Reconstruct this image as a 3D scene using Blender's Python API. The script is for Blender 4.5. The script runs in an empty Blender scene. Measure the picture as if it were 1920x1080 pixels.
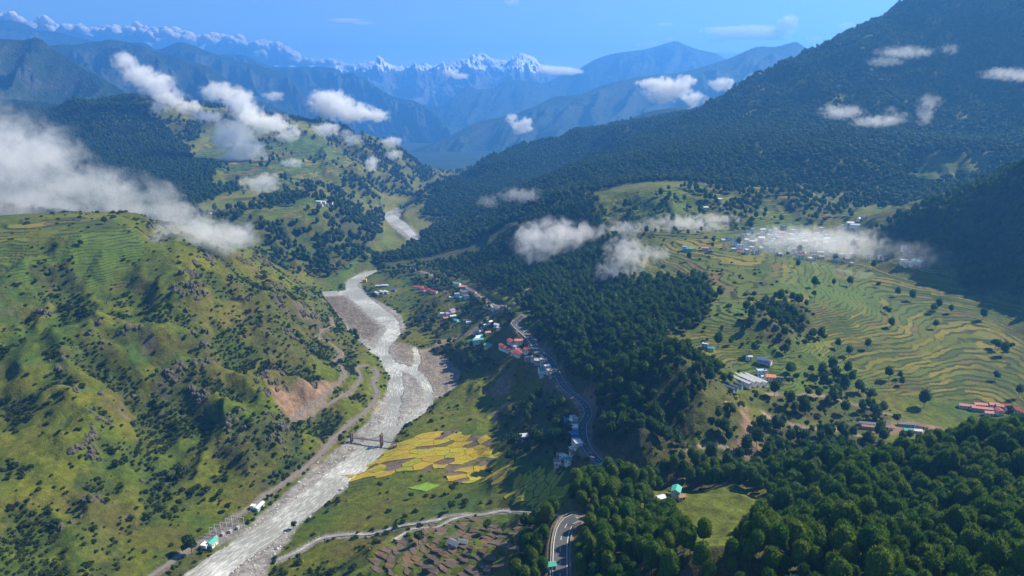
import bpy, bmesh, math, random
import numpy as np
from mathutils import Vector, Matrix
random.seed(7); rng = np.random.default_rng(7)
SC = bpy.context.scene
COL = SC.collection

# ------------------------------------------------------------------ camera, world, sun, exposure
CAMZ = 330.0
PITCH = math.radians(14.9)
SP, CP = math.sin(PITCH), math.cos(PITCH)
F = 1280.0
cam_d = bpy.data.cameras.new('camera'); cam = bpy.data.objects.new('camera', cam_d); COL.objects.link(cam)
cam_d.sensor_width = 36; cam_d.lens = 24; cam_d.clip_start = 1; cam_d.clip_end = 60000
cam.location = (0, 0, CAMZ); cam.rotation_euler = (math.pi/2 - PITCH, 0, 0)
SC.camera = cam
SUN_EL, SUN_AZ = math.radians(43), math.radians(68)      # azimuth to the right of the view direction
w = bpy.data.worlds.new('World'); SC.world = w; w.use_nodes = True
nt = w.node_tree; nt.nodes.clear()
sky = nt.nodes.new('ShaderNodeTexSky'); sky.sky_type = 'NISHITA'; sky.sun_disc = False
sky.sun_elevation = SUN_EL; sky.sun_rotation = SUN_AZ; sky.altitude = 2600; sky.air_density = 1.0; sky.dust_density = 0.5; sky.ozone_density = 4.0
bg = nt.nodes.new('ShaderNodeBackground'); bg.inputs[1].default_value = 0.078
wo = nt.nodes.new('ShaderNodeOutputWorld')
nt.links.new(sky.outputs[0], bg.inputs[0]); nt.links.new(bg.outputs[0], wo.inputs[0])
sd = bpy.data.lights.new('sun', 'SUN'); sd.energy = 5.0; sd.angle = math.radians(0.6); sd.color = (1.0, 0.89, 0.68)
so = bpy.data.objects.new('sun', sd); COL.objects.link(so)
sdir = Vector((math.sin(SUN_AZ)*math.cos(SUN_EL), math.cos(SUN_AZ)*math.cos(SUN_EL), math.sin(SUN_EL)))
so.rotation_euler = sdir.to_track_quat('Z', 'Y').to_euler()
SC.view_settings.view_transform = 'Standard'; SC.view_settings.look = 'None'
SC.view_settings.exposure = 1.15; SC.view_settings.gamma = 1
SC.render.engine = 'CYCLES'
cy = SC.cycles
cy.use_denoising = True
cy.max_bounces = 6; cy.diffuse_bounces = 2; cy.glossy_bounces = 1; cy.transmission_bounces = 2; cy.transparent_max_bounces = 8
cy.volume_bounces = 6; cy.volume_max_steps = 128; cy.volume_step_rate = 1.0
cy.use_fast_gi = False

# ------------------------------------------------------------------ helpers: tags, meshes, noise
def tag(o, label=None, cat=None, group=None, kind=None):
    if label: o['label'] = label
    if cat: o['category'] = cat
    if group: o['group'] = group
    if kind: o['kind'] = kind
    return o
def link(name, me, parent=None):
    o = bpy.data.objects.new(name, me); COL.objects.link(o)
    if parent is not None: o.parent = parent
    return o
def empty(name, loc, rz=0.0):
    o = bpy.data.objects.new(name, None); COL.objects.link(o)
    o.location = loc; o.rotation_euler = (0, 0, rz); o.empty_display_size = 1.0
    return o
def mesh(name, verts, faces, mats, smooth=False, fmat=None):
    me = bpy.data.meshes.new(name)
    me.from_pydata([tuple(v) for v in verts], [], [tuple(f) for f in faces])
    for m in (mats if isinstance(mats, (list, tuple)) else [mats]): me.materials.append(m)
    if smooth: me.polygons.foreach_set('use_smooth', [True]*len(me.polygons))
    if fmat is not None: me.polygons.foreach_set('material_index', list(fmat))
    me.update(); return me
def grid_mesh(name, X, Y, Z, mat, attrs=None, smooth=True):
    """X,Y,Z (R,C) arrays -> quad mesh"""
    R, Cn = X.shape
    co = np.stack([X, Y, Z], -1).reshape(-1, 3).astype(np.float32)
    idx = np.arange(R*Cn, dtype=np.int32).reshape(R, Cn)
    q = np.stack([idx[:-1, :-1], idx[:-1, 1:], idx[1:, 1:], idx[1:, :-1]], -1).reshape(-1, 4)
    me = bpy.data.meshes.new(name)
    me.vertices.add(len(co)); me.vertices.foreach_set('co', co.ravel())
    me.loops.add(q.size); me.loops.foreach_set('vertex_index', q.ravel())
    me.polygons.add(len(q)); me.polygons.foreach_set('loop_start', np.arange(0, q.size, 4, dtype=np.int32))
    me.polygons.foreach_set('use_smooth', np.full(len(q), smooth))
    me.update(calc_edges=True)
    for k, v in (attrs or {}).items():
        if v.ndim == 3:
            a = me.color_attributes.new(k, 'FLOAT_COLOR', 'POINT')
            c = np.ones((R*Cn, 4), np.float32); c[:, :3] = v.reshape(-1, 3); a.data.foreach_set('color', c.ravel())
        else:
            a = me.attributes.new(k, 'FLOAT', 'POINT'); a.data.foreach_set('value', v.ravel().astype(np.float32))
    me.materials.append(mat)
    return me

def _h(ix, iy, seed):
    n = (ix.astype(np.int64)*374761393 + iy.astype(np.int64)*668265263 + seed*1442695041) & 0xffffffff
    n = ((n ^ (n >> 13))*1274126177) & 0xffffffff
    n = n ^ (n >> 16)
    return n
def perlin(x, y, seed=0):
    x0 = np.floor(x); y0 = np.floor(y); fx = x-x0; fy = y-y0
    ix = x0.astype(np.int64); iy = y0.astype(np.int64)
    u = fx*fx*fx*(fx*(fx*6-15)+10); v = fy*fy*fy*(fy*(fy*6-15)+10)
    def g(dx, dy):
        a = _h(ix+dx, iy+dy, seed).astype(np.float64)*(2*math.pi/4294967296.0)
        return np.cos(a)*(fx-dx)+np.sin(a)*(fy-dy)
    a = g(0, 0); b = g(1, 0); c = g(0, 1); d = g(1, 1)
    return (a+(b-a)*u + ((c+(d-c)*u)-(a+(b-a)*u))*v)*1.5
def fbm(x, y, sc, oct=4, seed=0, gain=0.5):
    s = 0; a = 1; f = 1/sc; t = 0
    for i in range(oct):
        s = s+a*perlin(x*f+17.3*i, y*f-9.1*i, seed+i*7); t += a; a *= gain; f *= 2.03
    return s/t
def ridged(x, y, sc, oct=4, seed=0, gain=0.5):
    s = 0; a = 1; f = 1/sc; t = 0; wgt = 1
    for i in range(oct):
        n = 1-np.abs(perlin(x*f+31.7*i, y*f+5.3*i, seed+i*11)); n = n*n*wgt
        wgt = np.clip(n*1.4, 0, 1); s = s+a*n; t += a; a *= gain; f *= 2.1
    return s/t
def rnd(ix, iy, seed=0): return _h(np.asarray(ix), np.asarray(iy), seed)/4294967296.0
def sstep(a, b, x):
    t = np.clip((x-a)/(b-a), 0, 1); return t*t*(3-2*t)

# ------------------------------------------------------------------ lens geometry: a pixel of the 1920x1080 photo as a ray
def ray(px, py):
    x = (np.asarray(px, float)-960)/F; y = (540-np.asarray(py, float))/F
    return np.stack([x, CP+y*SP, -SP+y*CP], -1)      # dir, not normalised
def at_t(px, py, t):
    d = ray(px, py); return np.array([d[..., 0]*t, d[..., 1]*t, CAMZ+d[..., 2]*t]).T if np.ndim(px) else np.array([d[0]*t, d[1]*t, CAMZ+d[2]*t])
def at_z(px, py, z):
    d = ray(px, py); t = (z-CAMZ)/d[2]; return np.array([d[0]*t, d[1]*t, z])
def river_z(y): return (np.asarray(y, float)-400)*0.006
def at_river(px, py, up=0.0):
    z = 3.0
    for _ in range(6):
        p = at_z(px, py, z+up); z = float(river_z(p[1]))
    return np.array([p[0], p[1], z+up])
def project(P):
    P = np.asarray(P, float); x = P[..., 0]; y = P[..., 1]; z = P[..., 2]-CAMZ
    dep = y*CP-z*SP; up = y*SP+z*CP
    return 960+F*x/dep, 540-F*up/dep, dep
# ------------------------------------------------------------------ the lie of the land: surveyed points -> smooth surface
# (px, py, z): a visible spot at known height; (px, py, None, t): at known range
PZ = [
 # valley floor
 (350,1080,2),(490,1080,3),(520,950,2),(590,960,3),(640,835,4),(700,870,3),(735,800,4),(800,740,5),(735,700,6),(815,745,5),
 (700,650,6),(755,620,7),(640,600,8),(590,548,9),(680,520,9),(640,520,10),(690,480,11),(740,480,12),(700,440,14),(785,455,13),(720,400,14),(760,395,15),(745,388,16),
 (640,980,6),(560,1050,5),(700,920,7),(780,920,10),(750,850,7),(850,860,12),(940,870,18),(800,800,8),(850,760,10),(880,700,14),(830,650,10),(860,730,12),
 (900,920,22),(1000,920,36),(1060,930,50),(930,800,24),(980,830,38),(950,740,27),(1000,780,46),(900,640,28),(970,655,48),(820,600,14),(850,590,20),(780,560,13),(720,545,13),(870,545,38),(800,520,24),(730,520,15),
 (590,1010,5),(700,1000,12),(800,985,21),(960,960,36),(1020,965,46),
 (620,1075,14),(700,1065,30),(780,1070,42),(850,1030,48),(950,1060,74),(950,1000,50),(1000,1075,98),(760,1030,30),
 # highway
 (1050,1080,106),(1050,1050,106),(1060,985,105),(1110,930,85),(1170,885,76),(1130,870,76),(1098,830,77),(1090,795,78),(1104,765,77),(1065,735,76),(1040,700,75),(1010,650,72),(968,610,67),(920,575,46),(860,530,36),(790,505,26),
 (1075,850,70),(1040,850,60),(1060,800,66),(1020,720,60),
 # behind it
 (1400,855,74),(1250,860,72),(1200,860,74),(1390,800,86),(1250,800,100),(1180,800,96),(1150,740,106),(1130,700,100),(1200,740,128),(1250,690,130),(1290,740,112),
 (1350,720,98),(1400,720,94),(1500,760,84),(1550,790,76),(1650,800,74),(1700,790,72),(1760,800,70),(1860,770,72),(1920,790,76),(1480,820,76),(1600,840,74),
 # terraced plateau
 (1500,700,92),(1700,700,84),(1900,720,80),(1320,655,108),(1500,620,104),(1700,620,96),(1900,620,94),(1600,550,108),(1750,550,106),(1480,560,122),(1400,560,122),(1430,600,122),(1350,500,124),(1250,470,124),(1520,500,118),(1650,490,116),(1520,460,124),(1400,450,130),(1600,440,128),
 (1450,400,146),(1300,400,152),(1350,380,166),(1550,390,152),(1500,365,172),(1200,400,152),(1250,370,178),
 # right-hand forest slope above the road
 (1150,560,92),(1200,620,116),(1100,640,92),(1060,660,84),(1050,600,80),(1100,500,92),(1000,480,64),(1000,560,66),(1000,420,112),(1050,400,128),(1100,400,142),(900,430,56),(900,480,46),(820,460,26),(820,430,24),(850,400,40),(950,400,92),(1040,370,140),
 # left hill
 (300,1080,4),(150,1080,14),(0,1080,34),(-250,1080,62),(300,960,10),(400,960,6),(150,960,26),(0,960,42),(450,900,10),(300,860,29),(150,860,45),(0,860,55),(560,860,6),(500,800,30),(400,800,38),(300,780,46),(150,780,63),(0,780,72),(620,800,8),(600,750,22),(680,730,14),(700,690,14),(650,690,24),
 (540,720,44),(450,720,56),(350,700,72),(200,700,84),(0,700,92),(600,660,40),(520,640,74),(450,620,92),(350,620,102),(200,620,110),(0,620,116),(560,580,80),(640,620,28),(620,585,40),(580,555,66),
 (-250,900,66),(-250,700,104),(-250,550,152),
 (0,520,152),(120,520,150),(250,540,138),(350,560,126),(0,440,183),(120,430,186),(220,430,182),(300,460,164),(360,480,154),(420,495,138),(480,510,122),(540,530,92),
]
# tree tops of the pine forest: the ground lies 12 m beneath
PF = [
 # forest hill, lower right
 (1150,1010,122),(1150,1080,135),(1300,1080,158),(1400,1040,152),(1500,1080,172),(1650,1080,182),(1800,1060,180),(1920,1080,192),(1920,1000,180),(1700,1000,165),(1550,1000,148),(1300,1000,128),
 (1250,950,108),(1330,940,106),(1270,925,102),(1420,905,100),(1500,910,112),(1600,890,120),(1700,860,124),(1800,820,128),(1900,800,136),(1230,890,84),(1330,885,82),
]
PT = [
 # crest of left hill and the ground hidden behind it
 (-200,410,980),(0,405,950),(120,398,945),(200,402,950),(300,440,940),(370,470,920),(440,490,915),(520,512,960),(570,535,1000),
 # gorge and plateau across the valley on the left
 (460,460,1340),(520,500,1300),(560,515,1310),(600,518,1330),(500,405,1400),(600,392,1480),(540,390,1500),(640,398,1560),(560,440,1410),(610,470,1400),(660,470,1560),(620,380,1560),(680,420,1760),(640,440,1480),
 (400,405,1450),(300,380,1600),(200,370,1700),(100,350,1700),(0,330,1700),(450,380,1600),(400,330,1850),(500,350,1800),(600,350,1850),(700,390,2000),
 (560,300,2200),(450,290,2200),(300,300,2050),(150,280,2050),(350,240,2350),(0,270,2050),(650,300,2450),(700,330,2400),(740,340,2450),(760,365,2400),(660,350,2100),
 (250,182,2500),(330,190,2550),(430,203,2600),(550,222,2650),(640,243,2700),(720,272,2750),(780,300,2800),(815,330,2850),(150,200,2450),(50,225,2400),(-200,215,2450),
 (770,365,2600),(800,372,2500),
 # ridge across the river on the right (sunlit top)
 (770,388,2100),(830,347,2300),(900,312,2550),(1000,281,2750),(1090,249,2850),(1180,242,2850),(1260,225,2800),
 (900,350,2250),(1000,330,2350),(1100,300,2450),(850,380,2050),(950,370,1950),
 # big mountain on the right
 (1050,362,1560),(1100,322,1740),(1200,264,2200),(1250,235,2350),(1330,205,2400),(1400,160,2420),(1480,120,2380),(1560,76,2330),(1660,40,2260),(1700,18,2220),(1760,-22,2180),(1840,-75,2130),(1920,-125,2080),(2100,-150,2000),(2400,-200,1950),
 (1300,300,1600),(1450,300,1530),(1600,300,1450),(1750,290,1480),(1900,250,1650),(1350,230,2080),(1500,210,1950),(1650,180,1900),(1800,130,1900),(1200,330,1600),(1740,322,1480),(1550,345,1400),(1400,345,1420),
 (1700,390,1250),(1600,400,1190),
 # wooded spur at the right edge
 (1920,312,900),(1800,368,980),(1720,395,1030),(1650,425,1080),(1800,520,860),(1920,560,790),(1700,470,960),(1860,440,880),(2100,300,850),(2300,300,850),(1900,350,1150),(2100,300,1150),(2150,500,720),(2200,700,560),
]
# unseen ground (x, y, z): behind crests, beyond the frame
PW = [(-560,1120,120),(-400,1120,70),(-300,1080,30),(-800,1150,150),(-1000,1000,200),(-700,700,180),(-900,500,190),(-600,300,130),(-350,250,60),(-150,200,25),(50,200,60),(250,180,175),(450,180,215),(650,350,220),(700,500,190),(800,700,300),
 (0,50,60),(-400,50,80),(400,50,240),(1000,380,300),(1150,700,400),(1350,1000,520),(1600,1500,760),(1700,1900,700),(1500,2300,480),(1900,2400,450),(900,2800,260),(1400,2900,250),(500,3100,150),(250,3200,90),
 (-300,2700,22),(-420,3000,30),(-250,2450,17),(-800,3200,130),(-1400,3100,220),(-1900,2900,300),(-2000,2400,380),(-2000,1800,350),(-1600,1400,280),(-1300,1200,240),(-2100,1000,350),(1800,500,600),(2200,1200,900),(2300,2000,700),(2200,3200,400),(0,3500,90),(-2200,3500,350)]
P = [at_z(a, b, c) for a, b, c in PZ]+[at_z(a, b, c)-np.array([0, 0, 12.0]) for a, b, c in PF]+[at_t(a, b, t) for a, b, t in PT]+[np.array(q, float) for q in PW]
for k in [(430,1080),(560,950),(660,875),(718,835),(745,720),(715,655),(700,575),(668,530),(745,420)]: P.append(at_river(*k))
P = np.array(P)
S = 1000.0
def tps_fit(P, lam=0.0006):
    x = P[:, :2]/S; n = len(P)
    r2 = ((x[:, None]-x[None])**2).sum(-1); K = 0.5*r2*np.log(r2+1e-12)
    # points far out may bend less exactly than those nearby
    wgt = lam*(0.15+(np.hypot(x[:, 0], x[:, 1]))**2*0.35)
    K = K+np.diag(wgt)
    Q = np.c_[np.ones(n), x]; A = np.block([[K, Q], [Q.T, np.zeros((3, 3))]])
    s = np.linalg.solve(A, np.r_[P[:, 2], 0, 0, 0]); return s
sol = tps_fit(P)
def tps(x, y):
    sh = x.shape; x = x.ravel()/S; y = y.ravel()/S; out = sol[-3]+sol[-2]*x+sol[-1]*y
    px = P[:, 0]/S; py = P[:, 1]/S
    for i in range(len(P)):
        r2 = (x-px[i])**2+(y-py[i])**2; out += sol[i]*0.5*r2*np.log(r2+1e-12)
    return out.reshape(sh)
GX0, GX1, GY0, GY1, GS = -2500.0, 2500.0, 60.0, 3400.0, 8.0
gx = np.arange(GX0, GX1+1, GS); gy = np.arange(GY0, GY1+1, GS)
GXX, GYY = np.meshgrid(gx, gy)
BASE = tps(GXX, GYY)
def bil(R, x, y):
    fx = np.clip((x-GX0)/GS, 0, len(gx)-1.001); fy = np.clip((y-GY0)/GS, 0, len(gy)-1.001)
    i = fx.astype(int); j = fy.astype(int); u = fx-i; v = fy-j
    u = u*1.0; v = v*1.0
    return (R[j, i]*(1-u)+R[j, i+1]*u)*(1-v)+(R[j+1, i]*(1-u)+R[j+1, i+1]*u)*v
gyv, gxv = np.gradient(BASE, GS); SLOPE = np.hypot(gxv, gyv)
def blur(a, n):
    for _ in range(n):
        a = (np.roll(a, 1, 0)+np.roll(a, -1, 0)+a*2)/4; a = (np.roll(a, 1, 1)+np.roll(a, -1, 1)+a*2)/4
    return a
SLB = blur(SLOPE, 12)
rough = sstep(0.16, 0.5, SLB)
dist = np.hypot(GXX, GYY)
wx = GXX+40*fbm(GXX, GYY, 160, 3, 3); wy = GYY+40*fbm(GXX, GYY, 160, 3, 5)
big = (ridged(wx, wy, 420, 5, 21)-0.42)*1.0
med = (ridged(wx, wy, 130, 4, 41)-0.42)
far_amp = sstep(1500, 2600, dist); calm = 1-.62*sstep(500, 800, GXX)*sstep(900, 1300, GYY)
lefth = sstep(-60, -160, GXX+(GYY-400)*.33)*sstep(1150, 1000, dist)
sml = ridged(wx, wy, 62, 3, 43)-.42
BASE2 = BASE+rough*lefth*(med*14+sml*13)+rough*(big*(22+62*far_amp)*calm+med*(15+24*far_amp))

# roads, tracks and polygons given as photo pixels are found on the ground by walking their sight lines
def hit(px, py, R=None):
    R = BASE2 if R is None else R
    d = ray(px, py); t = 150.0; tp = t
    while t < 4200:
        p = d*t; h = float(bil(R, np.array([p[0]]), np.array([p[1]]))[0]); z = CAMZ+p[2]
        if z < h: break
        tp = t; t += max(1.5, min((z-h)*0.6, t*0.012))
    lo, hi = tp, t
    for _ in range(8):
        m = (lo+hi)/2; p = d*m
        if CAMZ+p[2] < float(bil(R, np.array([p[0]]), np.array([p[1]]))[0]): hi = m
        else: lo = m
    p = d*hi; return np.array([p[0], p[1], CAMZ+p[2]])
def resample(pts, step):
    pts = np.asarray(pts, float); out = []
    n = len(pts)
    for i in range(n-1):       # Catmull-Rom
        p0 = pts[max(i-1, 0)]; p1 = pts[i]; p2 = pts[i+1]; p3 = pts[min(i+2, n-1)]
        k = max(1, int(np.linalg.norm(p2-p1)/step))
        for j in range(k):
            t = j/k
            out.append(0.5*((2*p1)+(-p0+p2)*t+(2*p0-5*p1+4*p2-p3)*t*t+(-p0+3*p1-3*p2+p3)*t**3))
    out.append(pts[-1]); return np.array(out)
def path_of(pix, step=6.0, smooth=6):
    w = resample([hit(a, b) for a, b in pix], step)
    for _ in range(smooth):
        w[1:-1, 2] = (w[:-2, 2]+w[2:, 2]+2*w[1:-1, 2])/4
    return w
def dline(x, y, L):
    """distance to a polyline and its height at the nearest point"""
    best = np.full(x.shape, 1e9); zz = np.zeros(x.shape)
    x0, x1, y0, y1 = L[:, 0].min()-40, L[:, 0].max()+40, L[:, 1].min()-40, L[:, 1].max()+40
    m = (x > x0) & (x < x1) & (y > y0) & (y < y1)
    if not m.any(): return best, zz
    X = x[m]; Y = y[m]; b = np.full(X.shape, 1e9); z = np.zeros(X.shape)
    for i in range(len(L)-1):
        a = L[i]; d = L[i+1]-a; l2 = d[0]**2+d[1]**2+1e-9
        u = np.clip(((X-a[0])*d[0]+(Y-a[1])*d[1])/l2, 0, 1)
        q = np.hypot(X-a[0]-u*d[0], Y-a[1]-u*d[1]); k = q < b
        b = np.where(k, q, b); z = np.where(k, a[2]+u*d[2], z)
    best[m] = b; zz[m] = z; return best, zz
def inpoly(x, y, poly):
    """signed distance-like mask: positive inside (metres to the outline)"""
    x0, y0 = poly.min(0)[:2]-60; x1, y1 = poly.max(0)[:2]+60
    out = np.full(x.shape, -60.0); m = (x > x0) & (x < x1) & (y > y0) & (y < y1)
    if not m.any(): return out
    X = x[m]; Y = y[m]; c = np.zeros(X.shape, bool); b = np.full(X.shape, 1e9); n = len(poly)
    for i in range(n):
        ax, ay = poly[i][:2]; bx, by = poly[(i+1) % n][:2]
        c ^= ((ay > Y) != (by > Y)) & (X < (bx-ax)*(Y-ay)/(by-ay+1e-12)+ax)
        dx, dy = bx-ax, by-ay; u = np.clip(((X-ax)*dx+(Y-ay)*dy)/(dx*dx+dy*dy+1e-9), 0, 1)
        b = np.minimum(b, np.hypot(X-ax-u*dx, Y-ay-u*dy))
    out[m] = np.where(c, b, -b); return out
def world_poly(pix): return np.array([hit(a, b) for a, b in pix])
# ------------------------------------------------------------------ river, roads and land cover
LB = [(320,1100),(400,1040),(470,985),(520,940),(560,905),(600,870),(640,838),(690,792),(722,745),(733,705),(712,672),(690,650),(655,622),(632,590),(610,566),(590,548),(640,547),(652,541),(646,528),(672,514),(706,505)]
RB = [(712,510),(684,520),(676,535),(692,556),(730,576),(752,592),(760,618),(742,640),(790,655),(835,672),(862,700),(852,728),(815,752),(790,778),(758,797),(742,818),(728,842),(700,868),(662,904),(622,936),(592,960),(562,986),(532,1022),(505,1060),(495,1100)]
BED = np.array([at_river(a, b) for a, b in LB+RB])
BEDF = np.array([at_river(a, b) for a, b in [(716,402),(745,390),(757,396),(748,410),(775,428),(792,452),(786,462),(765,450),(735,425)]])
FAN = np.array([at_river(a, b) for a, b in [(742,640),(790,655),(835,672),(862,700),(852,728),(822,745),(800,705),(770,685),(735,662)]])
W1 = [(712,507,5),(690,514,6),(668,524,8),(659,535,10),(668,552,13),(690,570,11),(712,588,12),(732,604,12),(738,622,12),(722,642,11),(716,660,12),(724,680,14),(738,700,15),(741,725,14),(738,755,13),(734,785,14),(726,810,16),(708,835,19),(674,865,20),(630,900,19),(588,935,20),(546,966,19),(502,998,19),(452,1030,21),(405,1064,23),(355,1100,24)]
W2 = [(728,682,4),(752,688,6),(775,697,6),(793,712,7),(803,735,7),(804,755,7),(790,770,7),(768,785,6),(748,803,5),(738,815,5)]
W3 = [(738,392,4),(722,402,7),(735,410,9),(752,420,8),(765,432,6),(778,446,6),(787,460,6)]
W4 = [(592,551,3),(620,550,4),(645,549,4),(662,545,5)]
W5 = [(640,610,2),(652,628,3),(668,640,4),(688,652,5),(706,662,6)]
W6 = [(776,652,4),(782,668,5),(780,684,6),(776,697,5)]
def water_edges(W):
    c = resample(np.array([(a, b, h) for a, b, h in W], float), 7.0); d = np.gradient(c[:, :2], axis=0); n = np.stack([-d[:, 1], d[:, 0]], -1)/np.linalg.norm(d, axis=1)[:, None]
    Lp = c[:, :2]+n*c[:, 2:3]; Rp = c[:, :2]-n*c[:, 2:3]
    return np.array([at_river(*q) for q in Lp]), np.array([at_river(*q) for q in Rp])
WE = [water_edges(W) for W in (W1, W2, W3, W4, W5, W6)]
WPOLY = [np.concatenate([a, b[::-1]]) for a, b in WE]
def watermask(x, y): return np.maximum.reduce([inpoly(x, y, p) for p in WPOLY])
STREAM = path_of([(1075,968),(1020,960),(960,957),(900,962),(850,966),(800,976),(750,985),(700,998),(650,1000),(600,1008),(560,1030),(520,1048)], 4)
STREAM2 = path_of([(880,964),(850,972),(820,985),(775,992),(740,1010)], 4)
HWY1 = path_of([(1051,1110),(1050,1080),(1050,1050),(1051,1020),(1056,995),(1066,978),(1080,970)], 3)
HWY2 = path_of([(1185,892),(1160,884),(1135,874),(1115,856),(1100,838),(1092,815),(1093,795),(1103,775),(1096,758),(1078,742),(1060,727),(1048,708),(1040,690),(1028,672),(1008,655),(998,642),(988,630),(974,618),(964,610),(968,600),(980,592)], 5)
HWY3 = path_of([(955,578),(935,574),(915,566),(895,552),(880,542),(862,534),(840,526),(815,518),(790,508),(765,502),(745,498)], 8)
TRACK = path_of([(260,1095),(320,1055),(370,1020),(420,985),(470,950),(510,920),(550,893),(590,862),(625,822),(650,800),(680,775),(700,755),(706,735),(700,718),(708,700),(700,690)], 6)
PATHS = [path_of(p, 6) for p in ([(550,792),(590,770),(625,752),(655,735),(668,722),(676,705),(668,690),(690,684)], [(545,788),(575,765),(600,745),(628,722),(645,708),(640,690),(625,680),(640,665),(632,655),(615,640),(597,632),(605,618),(622,612),(620,595)])]
DIRT = [path_of(p, 6) for p in ([(760,665),(800,655),(850,635),(880,622),(900,610),(925,588),(955,576),(985,560),(992,540)], [(800,655),(830,640),(860,632)],
        [(1290,850),(1330,838),(1370,852),(1400,862)], [(1440,740),(1500,738),(1580,752),(1660,775),(1690,780)], [(1430,772),(1450,785),(1500,800),(1560,805),(1600,812),(1650,830)], [(960,760),(935,770),(925,790)])]
def wp(*p): return world_poly(p)
PLATEAU = wp((1180,470),(1260,452),(1400,440),(1480,415),(1640,430),(1700,470),(1790,528),(1915,562),(1990,620),(1990,775),(1800,752),(1700,742),(1600,735),(1480,742),(1400,715),(1340,690),(1290,640),(1320,590),(1340,540),(1200,525))
UPPER = wp((1130,415),(1142,375),(1240,356),(1350,346),(1500,346),(1600,366),(1640,385),(1600,410),(1480,415),(1400,440),(1250,450),(1120,445))
HIGHT = wp((1690,330),(1740,300),(1850,292),(1850,318),(1760,340))
LTOP = wp((-60,425),(60,412),(200,408),(300,455),(330,500),(250,545),(120,560),(-60,540))
L1T = wp((395,235),(480,228),(560,250),(640,285),(700,320),(640,350),(520,360),(420,340),(360,290))
SHELF = wp((430,402),(520,388),(580,372),(640,374),(620,395),(560,412),(480,418))
VFIELD = wp((620,520),(690,480),(650,515),(600,535))
GOLD = wp((690,860),(720,838),(775,820),(830,808),(900,818),(945,830),(962,850),(960,880),(930,915),(880,905),(800,880),(740,888),(650,918),(660,895))
GREENF = wp((765,915),(800,905),(822,912),(800,922))
GOLD2 = wp((940,932),(975,890),(1000,878),(1040,890),(1065,920),(1070,938),(1000,940),(940,938))
BROWN = wp((695,1040),(740,1018),(800,988),(880,968),(1010,972),(1008,1010),(960,1055),(900,1100),(720,1100),(700,1062))
CLEAR = wp((1222,930),(1250,920),(1283,920),(1400,922),(1440,938),(1410,965),(1360,1030),(1310,1030),(1270,985),(1225,965))
PINES = wp((1075,915),(1130,895),(1230,885),(1330,884),(1450,878),(1560,868),(1700,862),(1800,835),(1920,812),(2150,790),(2300,1000),(2300,1300),(1090,1300),(1078,1000),(1030,978),(1000,1010),(960,1075),(1000,1200),(1040,1100),(1040,990),(1075,960))
SLOPEF = wp((690,505),(800,432),(860,400),(930,372),(1030,358),(1110,378),(1135,420),(1120,445),(1180,450),(1190,525),(1335,530),(1318,595),(1240,640),(1330,690),(1355,725),(1300,790),(1290,850),(1200,872),(1130,855),(1108,830),(1108,780),(1110,750),(1070,720),(1050,700),(1015,645),(990,600),(965,560),(860,515),(790,490))
KNOLL = wp((1395,570),(1460,556),(1535,575),(1535,640),(1480,655),(1400,640))
ROWT = wp((1480,700),(1560,690),(1700,705),(1700,752),(1600,752),(1500,748))
GULLYT = wp((1340,800),(1440,790),(1480,800),(1600,800),(1640,830),(1720,830),(1600,865),(1400,870),(1300,865))
CAMPW = wp((1290,700),(1345,690),(1375,735),(1430,745),(1520,745),(1640,760),(1690,790),(1600,800),(1480,790),(1420,760),(1400,800),(1370,850),(1295,850))
EDGEW = wp((1640,432),(1720,390),(1800,362),(1920,300),(2100,240),(2400,300),(2400,700),(2000,600),(1920,560),(1800,525),(1700,475))
VTREES = [wp(*p) for p in ([(870,560),(960,575),(960,610),(900,615),(860,590)], [(780,480),(860,520),(860,555),(780,540),(730,520),(710,505)], [(940,780),(1000,745),(1050,755),(1085,860),(1080,900),(1010,880),(960,860),(950,815)], [(820,645),(870,650),(930,690),(900,700),(840,680)], [(775,560),(860,600),(840,640),(780,620)], [(1000,985),(1040,985),(1040,1080),(980,1080)])]
LCL = [(wp(*p), k) for p, k in (([(60,500),(130,490),(165,520),(160,555),(90,545)], .9), ([(285,885),(350,870),(365,900),(290,915)], 1.), ([(450,800),(560,770),(570,850),(450,870),(395,860)], .8), ([(580,800),(660,790),(640,830),(590,850)], .5), ([(480,905),(560,870),(640,830),(640,838),(560,895),(500,940)], .9), ([(340,630),(400,600),(420,690),(370,720)], .7), ([(600,585),(640,590),(690,640),(660,700),(560,650)], .55), ([(420,500),(520,530),(560,620),(600,740),(520,700)], .6), ([(200,720),(330,680),(380,760),(260,800)], .5), ([(310,1040),(380,1040),(350,1100),(300,1100)], .9), ([(150,950),(240,930),(240,1060),(160,1080)], .45), ([(100,120),(101,121),(102,120)], 0))]
DARKW = wp((-60,190),(110,182),(240,178),(290,200),(320,245),(395,320),(400,370),(330,400),(100,400),(-50,380),(-50,250))
SPUR = wp((600,420),(690,390),(760,385),(715,420),(700,470),(690,500),(600,520),(560,500))
SCREE = [wp(*p) for p in ([(505,720),(545,740),(600,720),(640,705),(600,752),(550,790),(520,770)], [(1380,770),(1400,765),(1420,820),(1410,850),(1370,845),(1395,810)], [(1430,770),(1450,772),(1462,790),(1440,788)], [(1070,735),(1105,725),(1112,750),(1090,745)], [(1110,845),(1150,855),(1200,880),(1180,872),(1130,868)], [(905,735),(940,710),(962,715),(950,745),(920,740)], [(1015,640),(1035,660),(1045,690),(1030,670)], [(1610,800),(1700,790),(1760,800),(1750,815),(1640,815)])]
SUBST = wp((390,1000),(432,975),(462,980),(450,1000),(410,1025))

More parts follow.
